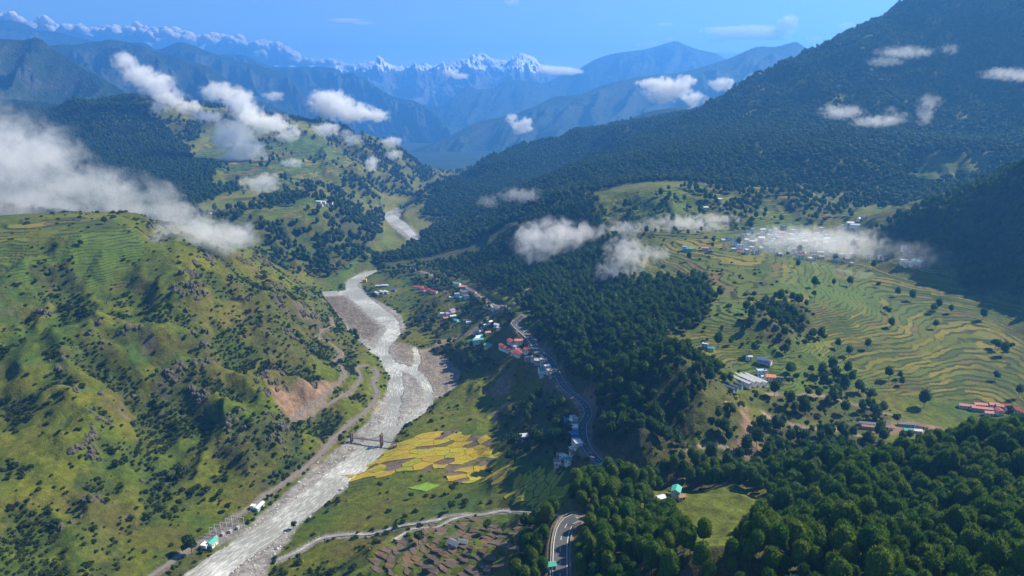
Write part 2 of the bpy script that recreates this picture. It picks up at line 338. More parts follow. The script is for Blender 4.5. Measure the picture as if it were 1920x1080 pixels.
def bedmask(x, y): return np.maximum(inpoly(x, y, BED), inpoly(x, y, BEDF))
def height(x, y, fine=True):
    x = np.atleast_1d(np.asarray(x, float)); y = np.atleast_1d(np.asarray(y, float))
    h = bil(BASE2, x, y); r = bil(rough, x, y); d = np.hypot(x, y)
    if fine:
        h = h+r*(ridged(x, y, 46, 3, 71)-0.45)*7.5+(0.3+0.7*r)*fbm(x, y, 22, 3, 91)*1.3
    # river bed
    b = bedmask(x, y); k = sstep(-16, 3, b)
    wm = sstep(-3, 2.5, watermask(x, y)+3*fbm(x, y, 9, 2, 6))
    zr = river_z(y)+0.25-1.25*wm+(0.7*fbm(x, y, 26, 3, 5)+.5*fbm(x, y, 7, 2, 8))*sstep(-2, 10, b)
    h = h*(1-k)+zr*k
    for L, dep in ((STREAM, 1.5), (STREAM2, 1.0)):
        q, z = dline(x, y, L); k = sstep(12, 2, q); h = h*(1-k)+(z-dep)*k
    for L, wd in ((HWY1, 5.5), (HWY2, 5.0), (HWY3, 4.5), (TRACK, 3.2), (PATHS[0], 2.5), (PATHS[1], 2.5)):
        q, z = dline(x, y, L); k = sstep(wd*2.4, wd, q); h = h*(1-k)+(z-0.25)*k
    return h
def terraces(x, y, h):
    """step the cultivated slopes; returns new height, step coordinate, mask, kind"""
    d = np.hypot(x, y)
    m1 = sstep(-8, 10, inpoly(x, y, PLATEAU)); m2 = sstep(-8, 15, inpoly(x, y, UPPER)); m3 = sstep(-5, 15, inpoly(x, y, LTOP))*sstep(-.3, .05, fbm(x, y, 90, 3, 37))*.75
    m4 = sstep(-20, 30, inpoly(x, y, L1T))*0.9; m5 = sstep(-10, 10, inpoly(x, y, SHELF)); m6 = sstep(-8, 10, inpoly(x, y, HIGHT))
    m = np.maximum.reduce([m1, m2, m3, m4, m5, m6])
    step = np.where(m3 > 0.01, 2.6, np.where(m4 > 0.01, 6.0, np.where((m2 > 0.01) & (m1 < 0.01), 2.6, 1.35)))
    wob = np.where(m3 > 0.01, 5.0, np.where(m4 > 0.01, 14.0, 2.6))
    c = (h+wob*fbm(x, y, 70, 4, 33)+.5*wob*fbm(x, y, 240, 2, 36)+0.35*fbm(x, y, 14, 2, 35))/step
    f = c-np.floor(c); s = sstep(0.72, 1.0, f)
    hn = h+(np.floor(c)+s-c)*step*0.85
    return h+(hn-h)*m, c, m
def shrubd(x, y, h, sl):
    left = x < -60-(y-400)*.33
    g = h-bil(BLUR8, x, y)
    return np.where(left & (np.hypot(x, y) < 1200), sstep(.02, .34, fbm(x, y, 48, 4, 14)+.4*fbm(x, y, 12, 2, 15)+np.clip(-g*.12, -.3, .45))*sstep(.12, .4, sl)*np.where(inpoly(x, y, LTOP) > 0, .15, 1), 0)
BLUR8 = blur(BASE2, 6)
def cover(x, y, h, slope):
    """surface colours, sunlit look of the far slopes included, and forest density"""
    sh = x.shape
    n1 = fbm(x, y, 90, 4, 51); n2 = fbm(x, y, 25, 3, 52); n3 = fbm(x, y, 300, 3, 53)
    left = sstep(60, -60, x-(-150+(y-600)*-0.15))
    G = lambda r, g, b: np.array([r, g, b])[None, :]*np.ones(sh+(1,))
    mix = lambda a, b, k: a+(b-a)*k[..., None]
    grass = mix(G(.056, .088, .006), G(.108, .110, .008), np.clip(0.5+n1*1.4, 0, 1))
    lush = G(.042, .078, .010)
    col = mix(grass, lush, sstep(0.0, 0.5, n3+n2*0.6))
    # brown bracken and earth on steep ribs, bare rock on the steepest
    col = mix(col, G(.085, .058, .020), sstep(0.02, 0.45, fbm(x, y, 70, 4, 61)+slope*0.35-0.12)*0.45)
    rock = sstep(1.25, 1.9, slope+n2*1.3+0.7*n1)
    col = mix(col, G(.11, .09, .07), rock*0.8)
    sd_ = shrubd(x, y, h, slope); col = mix(col, G(.030, .052, .010), np.clip(sd_*1.1, 0, .8))
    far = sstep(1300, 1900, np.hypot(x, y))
    col = mix(col, mix(G(.11, .13, .014), G(.165, .145, .018), np.clip(0.5+n1*1.5, 0, 1)), far*0.8)  # distant ground brightened in its colour to look sunlit
    f = np.zeros(sh)
    # forests
    wb = 14*fbm(x, y, 50, 3, 77)
    def F(poly, a, e=10): 
        nonlocal f
        f = np.maximum(f, a*sstep(-e, e, inpoly(x, y, poly)+wb))
    F(SLOPEF, 1.0); F(KNOLL, .55); F(ROWT, .35, 6); F(GULLYT, .75); F(EDGEW, 1.0); F(DARKW, .95, 25); F(SPUR, .62, 20)
    F(CAMPW, .6, 12); f = np.maximum(f, .55*sstep(0, 12, inpoly(x, y, UPPER))*sstep(.02, .2, fbm(x, y, 55, 3, 87)+.25*sstep(1230, 1350, np.hypot(x, y))))
    for p in VTREES: F(p, .55, 8)
    for p, k in LCL: F(p, k*.8, 8)
    d = np.hypot(x, y)
    mt = (x > 40+0*y)*sstep(1330, 1520, d+40*n1)
    terr = np.maximum.reduce([inpoly(x, y, UPPER), inpoly(x, y, PLATEAU), inpoly(x, y, HIGHT)])
    f = np.maximum(f, mt*sstep(10, -25, terr)*np.clip(0.92-sstep(0.22, 0.55, fbm(x, y, 160, 4, 81)+slope*0.15)*0.75, 0, 1))
    mr = (x > -260)*(x < 200)*sstep(1700, 1900, y)*sstep(26, 40, h); f = np.maximum(f, mr*.95)
    ml = sstep(-100, -260, x)*sstep(1250, 1400, d)*sstep(16, 26, h)
    f = np.maximum(f, ml*np.clip(0.16+fbm(x, y, 150, 4, 83)*1.5+0.45*sstep(.45, .85, slope), 0, 1)*np.where(np.maximum(inpoly(x, y, L1T), inpoly(x, y, SHELF)) > 0, .25, 1))
    cut = np.maximum.reduce([inpoly(x, y, CLEAR)+4, bedmask(x, y)+3]+[inpoly(x, y, p)+2 for p in SCREE])
    pin = sstep(-4, 4, inpoly(x, y, PINES)); cut2 = sstep(4, -2, cut)
    # ground under trees: dark litter and undergrowth
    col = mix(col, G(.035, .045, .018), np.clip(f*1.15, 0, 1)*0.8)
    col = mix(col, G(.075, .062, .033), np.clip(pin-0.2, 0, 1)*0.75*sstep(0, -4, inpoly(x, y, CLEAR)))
    for p, c in ((CLEAR, (.085, .105, .010)), (VFIELD, (.06, .105, .015))): col = mix(col, G(*c), sstep(-4, 4, inpoly(x, y, p)))
    # valley-floor meadows
    # scree, gravel, roadsides
    for p in SCREE: col = mix(col, G(.20, .125, .085)*(1+0.5*n2[..., None]), sstep(-6, 5, inpoly(x, y, p)+wb*0.6)*0.85)
    col = mix(col, G(.17, .165, .15), sstep(-3, 3, inpoly(x, y, SUBST)))
    b = bedmask(x, y)
    grav = mix(G(.215, .205, .19), G(.165, .138, .108), np.clip(sstep(-8, 8, inpoly(x, y, FAN))+sstep(.1, .5, n1)*0.5, 0, 1))
    gl = sstep(880, 960, y)*sstep(1330, 1260, y)*sstep(-2, -14, watermask(x, y))*sstep(-190, -215, x+wb*.3)
    grav = mix(grav, G(.125, .102, .078), gl)
    col = mix(col, grav*(1+0.35*n2[..., None]), sstep(-3, 2, b+n2*4))
    for L, wd in ((STREAM, 3.2), (STREAM2, 1.6)):
        q, _ = dline(x, y, L); col = mix(col, G(.19, .175, .15), sstep(wd+2, wd-1, q+n2*3)); cut2 = cut2*sstep(wd, wd+3, q)
    for L, wd in ((HWY1, 6.5), (HWY2, 6.5), (HWY3, 5), (TRACK, 4.0), (PATHS[0], 3), (PATHS[1], 3)):
        q, _ = dline(x, y, L); col = mix(col, G(.17, .135, .105), sstep(wd+1.5, wd-.5, q+n2*3)*.85); cut2 = cut2*sstep(wd, wd+4, q)
    for L in DIRT:
        q, _ = dline(x, y, L); wd = 5.5 if L is DIRT[0] else 2.2
        col = mix(col, G(.22, .17, .125), sstep(wd+1.5, wd-1, q+n2*4)*.9); cut2 = cut2*sstep(wd-1, wd+3, q)
    f = f*cut2*(1-pin); pin = pin*cut2
    return col, f, pin, rock
# ------------------------------------------------------------------ materials
def newmat(name):
    m = bpy.data.materials.new(name); m.use_nodes = True; nt = m.node_tree; nt.nodes.clear()
    o = nt.nodes.new('ShaderNodeOutputMaterial'); b = nt.nodes.new('ShaderNodeBsdfPrincipled')
    nt.links.new(b.outputs[0], o.inputs[0]); b.inputs['Roughness'].default_value = 0.9
    b.inputs['Specular IOR Level'].default_value = 0.2
    return m, nt, b
class N:
    """tiny node-building shorthand"""
    def __init__(s, nt): s.nt = nt; s.L = nt.links.new
    def n(s, t, **k):
        q = s.nt.nodes.new('ShaderNode'+t)
        for a, b in k.items(): setattr(q, a, b)
        return q
    def put(s, sock, v):
        if hasattr(v, 'links') or isinstance(v, bpy.types.NodeSocket): s.L(v, sock)
        else: sock.default_value = v
    def math(s, op, a, b=0.0, c=None, clamp=False):
        q = s.n('Math', operation=op, use_clamp=clamp); s.put(q.inputs[0], a); s.put(q.inputs[1], b)
        if c is not None: s.put(q.inputs[2], c)
        return q.outputs[0]
    def noise(s, vec, scale, detail=3, rough=0.55):
        q = s.n('TexNoise'); s.L(vec, q.inputs['Vector']); q.inputs['Scale'].default_value = scale
        q.inputs['Detail'].default_value = detail; q.inputs['Roughness'].default_value = rough; return q.outputs[0]
    def ramp(s, fac, stops, const=False):
        q = s.n('ValToRGB'); s.L(fac, q.inputs[0]); e = q.color_ramp.elements
        if const: q.color_ramp.interpolation = 'CONSTANT'
        while len(e) < len(stops): e.new(0.5)
        for i, (p, c) in enumerate(stops):
            e[i].position = p; e[i].color = (c, c, c, 1) if isinstance(c, (int, float)) else (*c, 1)
        return q.outputs[0]
    def mix(s, fac, a, b, blend='MIX'):
        q = s.n('Mix', data_type='RGBA', blend_type=blend); s.put(q.inputs[0], fac)
        for k, v in ((6, a), (7, b)):
            if isinstance(v, (tuple, list)): q.inputs[k].default_value = (*v[:3], 1)
            else: s.L(v, q.inputs[k])
        return q.outputs[2]
    def maprange(s, v, a, b, c=0.0, d=1.0):
        q = s.n('MapRange'); s.put(q.inputs[0], v)
        for i, k in enumerate((a, b, c, d)): q.inputs[i+1].default_value = k
        return q.outputs[0]
    def bump(s, h, dist, strength=1.0):
        q = s.n('Bump'); s.L(h, q.inputs['Height']); q.inputs['Distance'].default_value = dist; q.inputs['Strength'].default_value = strength; return q.outputs[0]
    def objpos(s): return s.n('TexCoord').outputs['Object']

def flat_mat(name, c, rough=0.7, var=0.25, scale=1.5, metal=0.0, spec=0.3):
    m, nt, b = newmat(name); k = N(nt); p = k.n('NewGeometry').outputs['Position']
    q = k.noise(p, scale, 4)
    k.L(k.mix(q, [v*(1-var) for v in c], [min(1, v*(1+var)) for v in c]), b.inputs['Base Color'])
    b.inputs['Roughness'].default_value = rough; b.inputs['Metallic'].default_value = metal; b.inputs['Specular IOR Level'].default_value = spec
    return m
def ground_mat():
    m, nt, b = newmat('ground'); k = N(nt); p = k.n('NewGeometry').outputs['Position']
    col = k.n('Attribute', attribute_name='col').outputs['Color']
    tc = k.n('Attribute', attribute_name='tc').outputs['Fac']; tm = k.n('Attribute', attribute_name='tm').outputs['Fac']
    gv = k.n('Attribute', attribute_name='gv').outputs['Fac']
    # fine tufts and stones
    a = k.noise(p, 0.16, 7, 0.72); c = k.noise(p, 0.9, 4, 0.6)
    v = k.math('MULTIPLY', k.maprange(a, .25, .75, .35, 1.7), k.maprange(c, .25, .75, .7, 1.3))
    q = k.n('Mix', data_type='RGBA', blend_type='MULTIPLY'); q.inputs[0].default_value = 1
    k.L(col, q.inputs[6]); cc = k.n('CombineColor'); [k.L(v, cc.inputs[i]) for i in range(3)]; k.L(cc.outputs[0], q.inputs[7])
    base = q.outputs[2]
    # stones on gravel
    vo = k.n('TexVoronoi'); k.L(p, vo.inputs['Vector']); vo.inputs['Scale'].default_value = 0.45
    st = k.maprange(vo.outputs['Distance'], .0, .5, 1.0, 0.0)
    rc = k.n('SeparateColor'); k.L(vo.outputs['Color'], rc.inputs[0])
    sel = k.math('MULTIPLY', k.math('GREATER_THAN', rc.outputs[0], .72), k.math('MULTIPLY', st, gv), clamp=True)
    base = k.mix(sel, base, (.42, .40, .37))
    # terraces: each step has its own crop; the riser is rank green
    fl = k.math('FLOOR', tc); fr = k.math('FRACT', tc)
    sp = k.n('SeparateXYZ'); k.L(p, sp.inputs[0])
    wob = k.math('MULTIPLY', k.noise(p, 0.02, 2), 3.0)
    cell = k.math('FLOOR', k.math('ADD', k.math('MULTIPLY', sp.outputs[0], 0.03), k.math('ADD', k.math('MULTIPLY', fl, 0.37), wob)))
    cx = k.n('CombineXYZ'); k.L(fl, cx.inputs[0]); k.L(cell, cx.inputs[1])
    wn = k.n('TexWhiteNoise'); k.L(cx.outputs[0], wn.inputs[0])
    crop = k.ramp(wn.outputs['Value'], [(0, (.09, .11, .010)), (.3, (.145, .14, .014)), (.52, (.05, .078, .010)), (.72, (.185, .155, .018)), (.88, (.13, .09, .028))], const=True)
    big = k.noise(p, 0.006, 2)
    crop = k.mix(k.maprange(big, .45, .62), crop, (.075, .125, .014))
    edge = k.math('GREATER_THAN', fr, k.math('MULTIPLY_ADD', k.noise(p, 0.15, 2), 0.45, 0.50))
    crop = k.mix(k.math('MULTIPLY', edge, k.maprange(k.noise(p, .05, 3), .3, .5)), crop, (.030, .046, .010))
    wild = k.maprange(k.noise(p, 0.018, 5, .65), .56, .66)
    crop = k.mix(k.math('MULTIPLY', wild, .8), crop, (.052, .068, .012))
    crop = k.mix(1.0, crop, k.ramp(c, [(.3, .75), (.7, 1.2)]), 'MULTIPLY')
    base = k.mix(k.maprange(tm, .35, .6), base, crop)
    k.L(base, b.inputs['Base Color'])
    hh = k.math('ADD', k.math('MULTIPLY', a, 1.5), k.math('MULTIPLY', c, 0.5))
    k.L(k.bump(hh, 1.3, .9), b.inputs['Normal'])
    return m
def hill_mat(name, lo=(.014, .034, .014), hi=(.036, .054, .018), rockc=(.12, .12, .11), rocky=0.15, scale=1.0):
    m, nt, b = newmat(name); k = N(nt); p = k.n('NewGeometry').outputs['Position']
    n1 = k.noise(p, 0.004*scale, 5, .6); n2 = k.noise(p, 0.03*scale, 4, .6)
    base = k.mix(k.maprange(n1, .48, .62), lo, hi)
    rk = k.n('Attribute', attribute_name='rk').outputs['Fac']
    base = k.mix(k.math('MULTIPLY', rk, rocky*3, clamp=True), base, rockc)
    vo = k.n('TexVoronoi'); k.L(p, vo.inputs['Vector']); vo.inputs['Scale'].default_value = 0.09*scale
    v = k.maprange(vo.outputs['Distance'], 0, .8, 1.1, .82)
    cc = k.n('CombineColor'); [k.L(v, cc.inputs[i]) for i in range(3)]
    base = k.mix(1.0, base, cc.outputs[0], 'MULTIPLY')
    base = k.mix(1.0, base, k.ramp(n2, [(.3, .7), (.7, 1.3)]), 'MULTIPLY')
    k.L(base, b.inputs['Base Color'])
    hh = k.math('SUBTRACT', k.math('MULTIPLY', n2, 2.0), vo.outputs['Distance'])
    k.L(k.bump(hh, 6/scale, .7), b.inputs['Normal'])
    return m
def snow_mat():
    m, nt, b = newmat('snow_and_rock'); k = N(nt); p = k.n('NewGeometry').outputs['Position']
    sn = k.n('Attribute', attribute_name='rk').outputs['Fac']
    n = k.noise(p, .006, 6, .65)
    f = k.maprange(k.math('ADD', sn, k.math('MULTIPLY', n, .5)), .55, .72)
    k.L(k.mix(f, (.13, .13, .14), (.88, .9, .93)), b.inputs['Base Color'])
    k.L(k.bump(n, 60, .8), b.inputs['Normal'])
    return m
# ------------------------------------------------------------------ near ground: a fan of cells, finest close by
NC = 820
ang = np.radians(np.linspace(-45, 45, NC))
rr = [135.0]
while rr[-1] < 3380: rr.append(rr[-1]+max(0.9, rr[-1]*0.0038))
rr = np.array(rr)
RR, AA = np.meshgrid(rr, ang, indexing='ij')
X = RR*np.sin(AA); Y = RR*np.cos(AA)
H = height(X.ravel(), Y.ravel()).reshape(X.shape)
gr = np.gradient(H, axis=0)/np.gradient(RR, axis=0); ga = np.gradient(H, axis=1)/(RR*(ang[1]-ang[0]))
SL = np.hypot(gr, ga)
Hx, TC, TM = terraces(X, Y, H)
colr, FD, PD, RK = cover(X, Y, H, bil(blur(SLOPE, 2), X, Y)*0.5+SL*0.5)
gv = sstep(-2, 3, bedmask(X, Y))
for p in SCREE[:6]: gv = np.maximum(gv, .4*sstep(-2, 3, inpoly(X, Y, p)))
q, _ = dline(X, Y, STREAM); gv = np.maximum(gv, sstep(5, 3, q))
MG = ground_mat()
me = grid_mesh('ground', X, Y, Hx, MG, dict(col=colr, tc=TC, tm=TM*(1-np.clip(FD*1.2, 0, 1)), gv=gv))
tag(link('ground', me), kind='structure')

# lower-detail slopes either side, beyond the frame
sx = np.arange(-2480, 2481, 40.0); sy = np.arange(-600, 3381, 40.0)
XX, YY = np.meshgrid(sx, sy)
ZZ = tps(XX, YY)*np.clip((YY+900)/900, 0, 1)+rough.mean()*0
MH = hill_mat('forest_hills')
A2 = np.degrees(np.arctan2(XX, YY)); R2 = np.hypot(XX, YY)
inside = (np.abs(A2) < 43.5) & (R2 > 190) & (R2 < 3300)
Rr, Cc = XX.shape; idx = np.arange(Rr*Cc).reshape(Rr, Cc)
fc = [(idx[i, j], idx[i, j+1], idx[i+1, j+1], idx[i+1, j]) for i in range(Rr-1) for j in range(Cc-1) if not (inside[i, j] and inside[i+1, j] and inside[i, j+1] and inside[i+1, j+1])]
edge = (np.abs(A2) < 45.5) & (R2 > 130) & (R2 < 3400)
ZZ = np.where(edge, ZZ-9, ZZ)
me = mesh('slopes', np.stack([XX, YY, ZZ], -1).reshape(-1, 3), fc, MH, True)
tag(link('side_slopes', me), kind='structure')
# valley plain to the horizon
me = mesh('plain', [(-14400, -2700, -60), (14400, -2700, -60), (14400, 14400, -60), (-14400, 14400, -60)], [(0, 1, 2, 3)], MH)
tag(link('distant_plain', me), kind='structure')

# ------------------------------------------------------------------ far mountains, one mesh each, from their measured crests
def mountain(name, crest, front, m, seed, slope=0.62, run=1100, back=350, nt_=150, ns=260, spur=110, spur_len=330, jit=9, rockz=None, sharp=1.0, kf=1.0):
    run *= kf*1.25; back *= kf; spur *= kf; spur_len *= kf; jit *= kf
    C = resample([at_t(a, b, t) for a, b, t in crest], 40)
    s = np.r_[0, np.cumsum(np.linalg.norm(np.diff(C[:, :2], axis=0), axis=1))]
    S_ = np.linspace(0, s[-1], ns); C = np.stack([np.interp(S_, s, C[:, i]) for i in range(3)], -1)
    n = np.array(front, float); n /= np.linalg.norm(n)
    T = np.r_[-back*np.linspace(1, 0, 14)[:-1]**1.2, run*np.linspace(0, 1, nt_)**1.25]
    SS, TT = np.meshgrid(S_, T)
    X = C[:, 0][None]+n[0]*TT; Y = C[:, 1][None]+n[1]*TT
    a = np.abs(TT); ramp_ = sstep(0, 260, a)
    wav = SS+spur_len*0.35*fbm(SS, TT, 400, 3, seed)
    r = ridged(wav/1.0, TT*0.45, spur_len, 5, seed+3, 0.55)
    Z = C[:, 2][None]-slope*a*(1-0.18*a/max(run, 1))+(r-0.5)*spur*2*ramp_+(ridged(X, Y, 90, 4, seed+9)-.4)*jit*(0.5+ramp_)
    slo = np.hypot(*np.gradient(Z))/8
    gz = np.gradient(Z, axis=0)/np.maximum(np.abs(np.gradient(TT, axis=0)), 1); 
    if rockz is None: rk = sstep(0.75, 1.3, np.abs(gz)+0.3*fbm(X, Y, 200, 3, seed+5))
    else: rk = sstep(rockz[0], rockz[1], Z+120*fbm(X, Y, 300, 4, seed+6))*sstep(1.9, .8, np.abs(gz))
    o = link(name, grid_mesh(name, X, Y, Z, m, dict(rk=rk)))
    tag(o, kind='structure'); return o
M_F = hill_mat('mountain_forest'); M_F2 = hill_mat('mountain_forest_far', hi=(.04, .055, .022), scale=.6)
MTN = [
 ('snow_mountain', [(520,150,13230),(600,130,13230),(640,122,13095),(673,120,12960),(713,113,12960),(737,123,12960),(773,128,12960),(797,118,12825),(813,126,12825),(827,125,12825),(853,112,12825),(880,110,12825),(903,99,12825),(923,110,12825),(940,112,12825),(960,113,12825),(973,100,12825),(990,104,12825),(1010,120,12825),(1023,128,12825),(1080,140,12825),(1180,160,12825)], (-.1,-1), 'snow', 5, dict(kf=1.25, slope=.55, run=2200, spur=190, spur_len=520, jit=34, ns=420, rockz=(860, 1070))),
 ('mountain', [(960,190,10641),(1030,152,10641),(1083,130,10641),(1113,113,10641),(1140,103,10641),(1167,98,10641),(1207,93,10641),(1240,84,10641),(1267,77,10641),(1280,82,10641),(1310,93,10641),(1343,100,10641),(1360,110,10641),(1450,150,10641),(1560,170,10641)], (-.25,-1), 'f2', 15, dict(kf=1.33, spur=90, spur_len=420)),
 ('mountain', [(670,262,9777),(698,248,9585),(760,225,9585),(800,203,9585),(833,195,9585),(873,165,9681),(903,168,9777),(930,163,9873),(950,150,9968),(990,152,10064),(1010,155,10160),(1050,170,10352),(1150,190,10544),(1260,215,10735)], (-.25,-1), 'f2', 25, dict(kf=1.35, spur=70, spur_len=360, run=900)),
 ('mountain', [(740,305,5931),(763,287,6012),(800,272,6094),(833,260,6175),(893,230,6338),(940,220,6419),(967,213,6500),(1007,197,6581),(1040,182,6662),(1087,177,6662),(1140,157,6744),(1207,143,6825),(1280,135,6825),(1360,112,6825),(1383,103,6825),(1420,88,6825),(1453,88,6825),(1477,82,6825),(1495,79,6825),(1513,92,6825),(1528,93,6825),(1600,120,6825),(1700,120,6825)], (-.35,-1), 'f', 35, dict(kf=1.3, spur=85, spur_len=300, run=1000)),
 ('mountain', [(1090,268,3732),(1140,243,3791),(1163,232,3825),(1180,224,3849),(1210,211,3849),(1245,204,3849),(1290,203,3849),(1350,212,3849),(1450,230,3849)], (-.3,-1), 'f', 45, dict(kf=1.08, spur=30, spur_len=200, run=500, ns=160, nt_=80, jit=6)),
 ('mountain', [(-420,60,3918),(-150,68,3918),(0,73,3918),(47,75,3918),(67,70,3894),(80,75,3882),(100,93,3858),(130,110,3835),(160,130,3799),(193,147,3740),(240,176,3680),(300,215,3621)], (.15,-1), 'f', 55, dict(kf=1.12, spur=95, spur_len=300, run=1000)),
 ('mountain', [(20,110,5758),(100,85,5758),(140,83,5758),(187,77,5758),(207,74,5758),(233,78,5758),(267,87,5686),(293,97,5686),(333,107,5614),(367,117,5614),(400,130,5542),(417,143,5542),(450,163,5470),(483,187,5398),(567,223,5255),(640,262,5111)], (.3,-1), 'f', 65, dict(kf=1.22, spur=95, spur_len=280, run=900)),
 ('mountain', [(200,95,7454),(250,80,7454),(277,83,7454),(297,93,7454),(337,79,7454),(367,87,7454),(400,100,7454),(433,112,7375),(483,123,7296),(520,133,7296),(547,147,7216),(580,187,7058),(600,200,6978),(650,232,6820),(700,262,6661)], (.3,-1), 'f', 75, dict(kf=1.3, spur=95, spur_len=300, run=1000)),
 ('mountain', [(360,115,9097),(410,103,9097),(443,102,9097),(467,107,9097),(500,122,9097),(533,126,9097),(617,126,8938),(633,133,8938),(640,138,8938),(660,137,8778),(677,143,8698),(707,163,8539),(740,182,8299),(773,188,8140),(800,202,7980),(830,225,7820)], (.3,-1), 'f2', 85, dict(kf=1.33, spur=110, spur_len=330, run=1100)),
 ('mountain', [(-200,20,8710),(-60,30,8710),(0,37,8710),(20,37,8710),(50,47,8710),(70,57,8710),(93,58,8710),(133,67,8710),(167,75,8710),(260,100,8710),(420,140,8710)], (.1,-1), 'f2', 95, dict(kf=1.3, spur=110, spur_len=380)),
]
M_S = snow_mat()
for nm, cr, fr, mk, sd_, kw in MTN:
    mountain(nm, cr, fr, {'snow': M_S, 'f': M_F, 'f2': M_F2}[mk], sd_, **kw)
# ------------------------------------------------------------------ trees and bushes
def leaf_mat(name, c, c2, hue=0.35):
    m, nt, b = newmat(name); k = N(nt)
    oi = k.n('ObjectInfo'); tcn = k.n('TexCoord').outputs['Object']
    q = k.mix(oi.outputs['Random'], c, c2)
    n = k.noise(tcn, 0.9, 3)
    q = k.mix(1.0, q, k.ramp(n, [(.3, .65), (.72, 1.35)]), 'MULTIPLY')
    k.L(q, b.inputs['Base Color']); b.inputs['Roughness'].default_value = .75; b.inputs['Specular IOR Level'].default_value = .15
    tr = k.n('BsdfTranslucent'); k.L(k.mix(1.0, q, (1.1, 1.15, .6), 'MULTIPLY'), tr.inputs[0]); ms = k.n('MixShader'); ms.inputs[0].default_value = .38
    k.L(b.outputs[0], ms.inputs[1]); k.L(tr.outputs[0], ms.inputs[2]); k.L(ms.outputs[0], nt.nodes['Material Output'].inputs[0])
    return m
M_PINE = leaf_mat('pine_needles', (.040, .105, .012), (.100, .155, .018))
M_PINEF = leaf_mat('slope_pine_needles', (.032, .085, .018), (.065, .115, .024))
M_BROAD = leaf_mat('broad_leaves', (.030, .065, .016), (.065, .10, .024))
M_BUSH = leaf_mat('bush_leaves', (.030, .058, .010), (.070, .090, .014))
M_BARK = flat_mat('bark', (.085, .06, .045), .9)
def ico(sub):
    bm = bmesh.new(); bmesh.ops.create_icosphere(bm, subdivisions=sub, radius=1); v = np.array([x.co[:] for x in bm.verts]); f = [tuple(q.index for q in p.verts) for p in bm.faces]; bm.free(); return v, f
ICO1, ICO2, ICO3 = ico(1), ico(2), ico(3)
def n3(v, s, seed): return perlin(v[:, 0]*s+v[:, 2]*s*.7+seed, v[:, 1]*s-v[:, 2]*s*.6+seed*1.7, seed)
def crown_mesh(name, mat, lobes, tufts, tuft_len, tuft_w, core=.86, sub=1, seed=0, up=.5):
    """dark solid lobes covered with small pointed tufts"""
    R = np.random.default_rng(seed); V = []; Fc = []
    for (cx, cy_, cz, rx, rz) in lobes:
        v, f = (ICO1, ICO2, ICO3)[sub-1]
        v = v*(1+.22*n3(v*2.2+cx, 1.0, seed+int(cx*7) % 50))[:, None]
        p = v*np.array([rx, rx, rz])*core+np.array([cx, cy_, cz]); o = sum(len(a) for a in V)
        V.append(p); Fc += [tuple(i+o for i in t) for t in f]
    wts = np.array([l[3]*l[4] for l in lobes]); wts /= wts.sum()
    for _ in range(tufts):
        l = lobes[R.choice(len(lobes), p=wts)]
        d = R.normal(size=3); d /= np.linalg.norm(d)
        if d[2] < -.35: d[2] *= -1
        r = R.uniform(.82, 1.06)
        p = np.array([l[0]+d[0]*l[3]*r, l[1]+d[1]*l[3]*r, l[2]+d[2]*l[4]*r])
        if any((((p[0]-q[0])/q[3])**2+((p[1]-q[1])/q[3])**2+((p[2]-q[2])/q[4])**2) < .55 for q in lobes): continue
        ax = d*.8+np.array([0, 0, up])+R.normal(size=3)*.35; ax /= np.linalg.norm(ax)
        sd_ = np.cross(ax, R.normal(size=3)); sd_ /= np.linalg.norm(sd_)+1e-9
        L = tuft_len*R.uniform(.7, 1.35); W = tuft_w*R.uniform(.7, 1.3)
        a = p-ax*L*.5; o = sum(len(x) for x in V) if False else None
        V.append(np.array([a-sd_*W*.6, a+sd_*W*.6, p+ax*L*.2+sd_*W, p+ax*L*.75, p+ax*L*.2-sd_*W])); Fc.append('t')
    off = 0; out = []; vi = 0; lobeF = [f for f in Fc if f != 't']
    out = list(lobeF); off = sum(len(V[i]) for i in range(len(lobes)))
    for i in range(len(lobes), len(V)): out.append(tuple(range(off, off+5))); off += 5
    return mesh(name, np.concatenate(V), out, mat)
def trunk_mesh(name, h, r, seed=0, sides=6, limbs=4, r2=.35):
    R = np.random.default_rng(seed); V = []; Fc = []
    def tube(p0, p1, a, b):
        d = np.array(p1)-np.array(p0); d /= np.linalg.norm(d); u = np.cross(d, [.3, .9, .1]); u /= np.linalg.norm(u); v = np.cross(d, u); o = len(V)
        for p, q in ((p0, a), (p1, b)):
            for i in range(sides):
                t = 2*math.pi*i/sides; V.append(np.array(p)+q*(u*math.cos(t)+v*math.sin(t)))
        for i in range(sides): j = (i+1) % sides; Fc.append((o+i, o+j, o+sides+j, o+sides+i))
    m = np.array([R.normal()*.15, R.normal()*.15, h*.5]); t = np.array([R.normal()*.25, R.normal()*.25, h])
    tube((0, 0, -1.5), m, r, r*.75); tube(m, t, r*.75, r*r2)
    for i in range(limbs):
        z = h*R.uniform(.5, .9); a = R.uniform(0, 6.28); l = h*.2
        tube((0, 0, z), (math.cos(a)*l, math.sin(a)*l, z+l*.5), r*.35, r*.12)
    return mesh(name, V, Fc, M_BARK, True)
def pine_lobes(seed, W=4.6, h0=6.5, h1=16.5):
    R = np.random.default_rng(seed); L = [(0, 0, (h0+h1)/2+.4, W*.86, (h1-h0)*.52)]
    for i in range(6):
        a = i*1.05+R.uniform(0, .6); q = W*R.uniform(.38, .5); L.append((math.cos(a)*q, math.sin(a)*q, h0+(h1-h0)*R.uniform(.22, .5), W*R.uniform(.40, .5), (h1-h0)*R.uniform(.22, .3)))
    L.append((R.normal()*.6, R.normal()*.6, h1-2.0, W*.45, 2.2)); return L
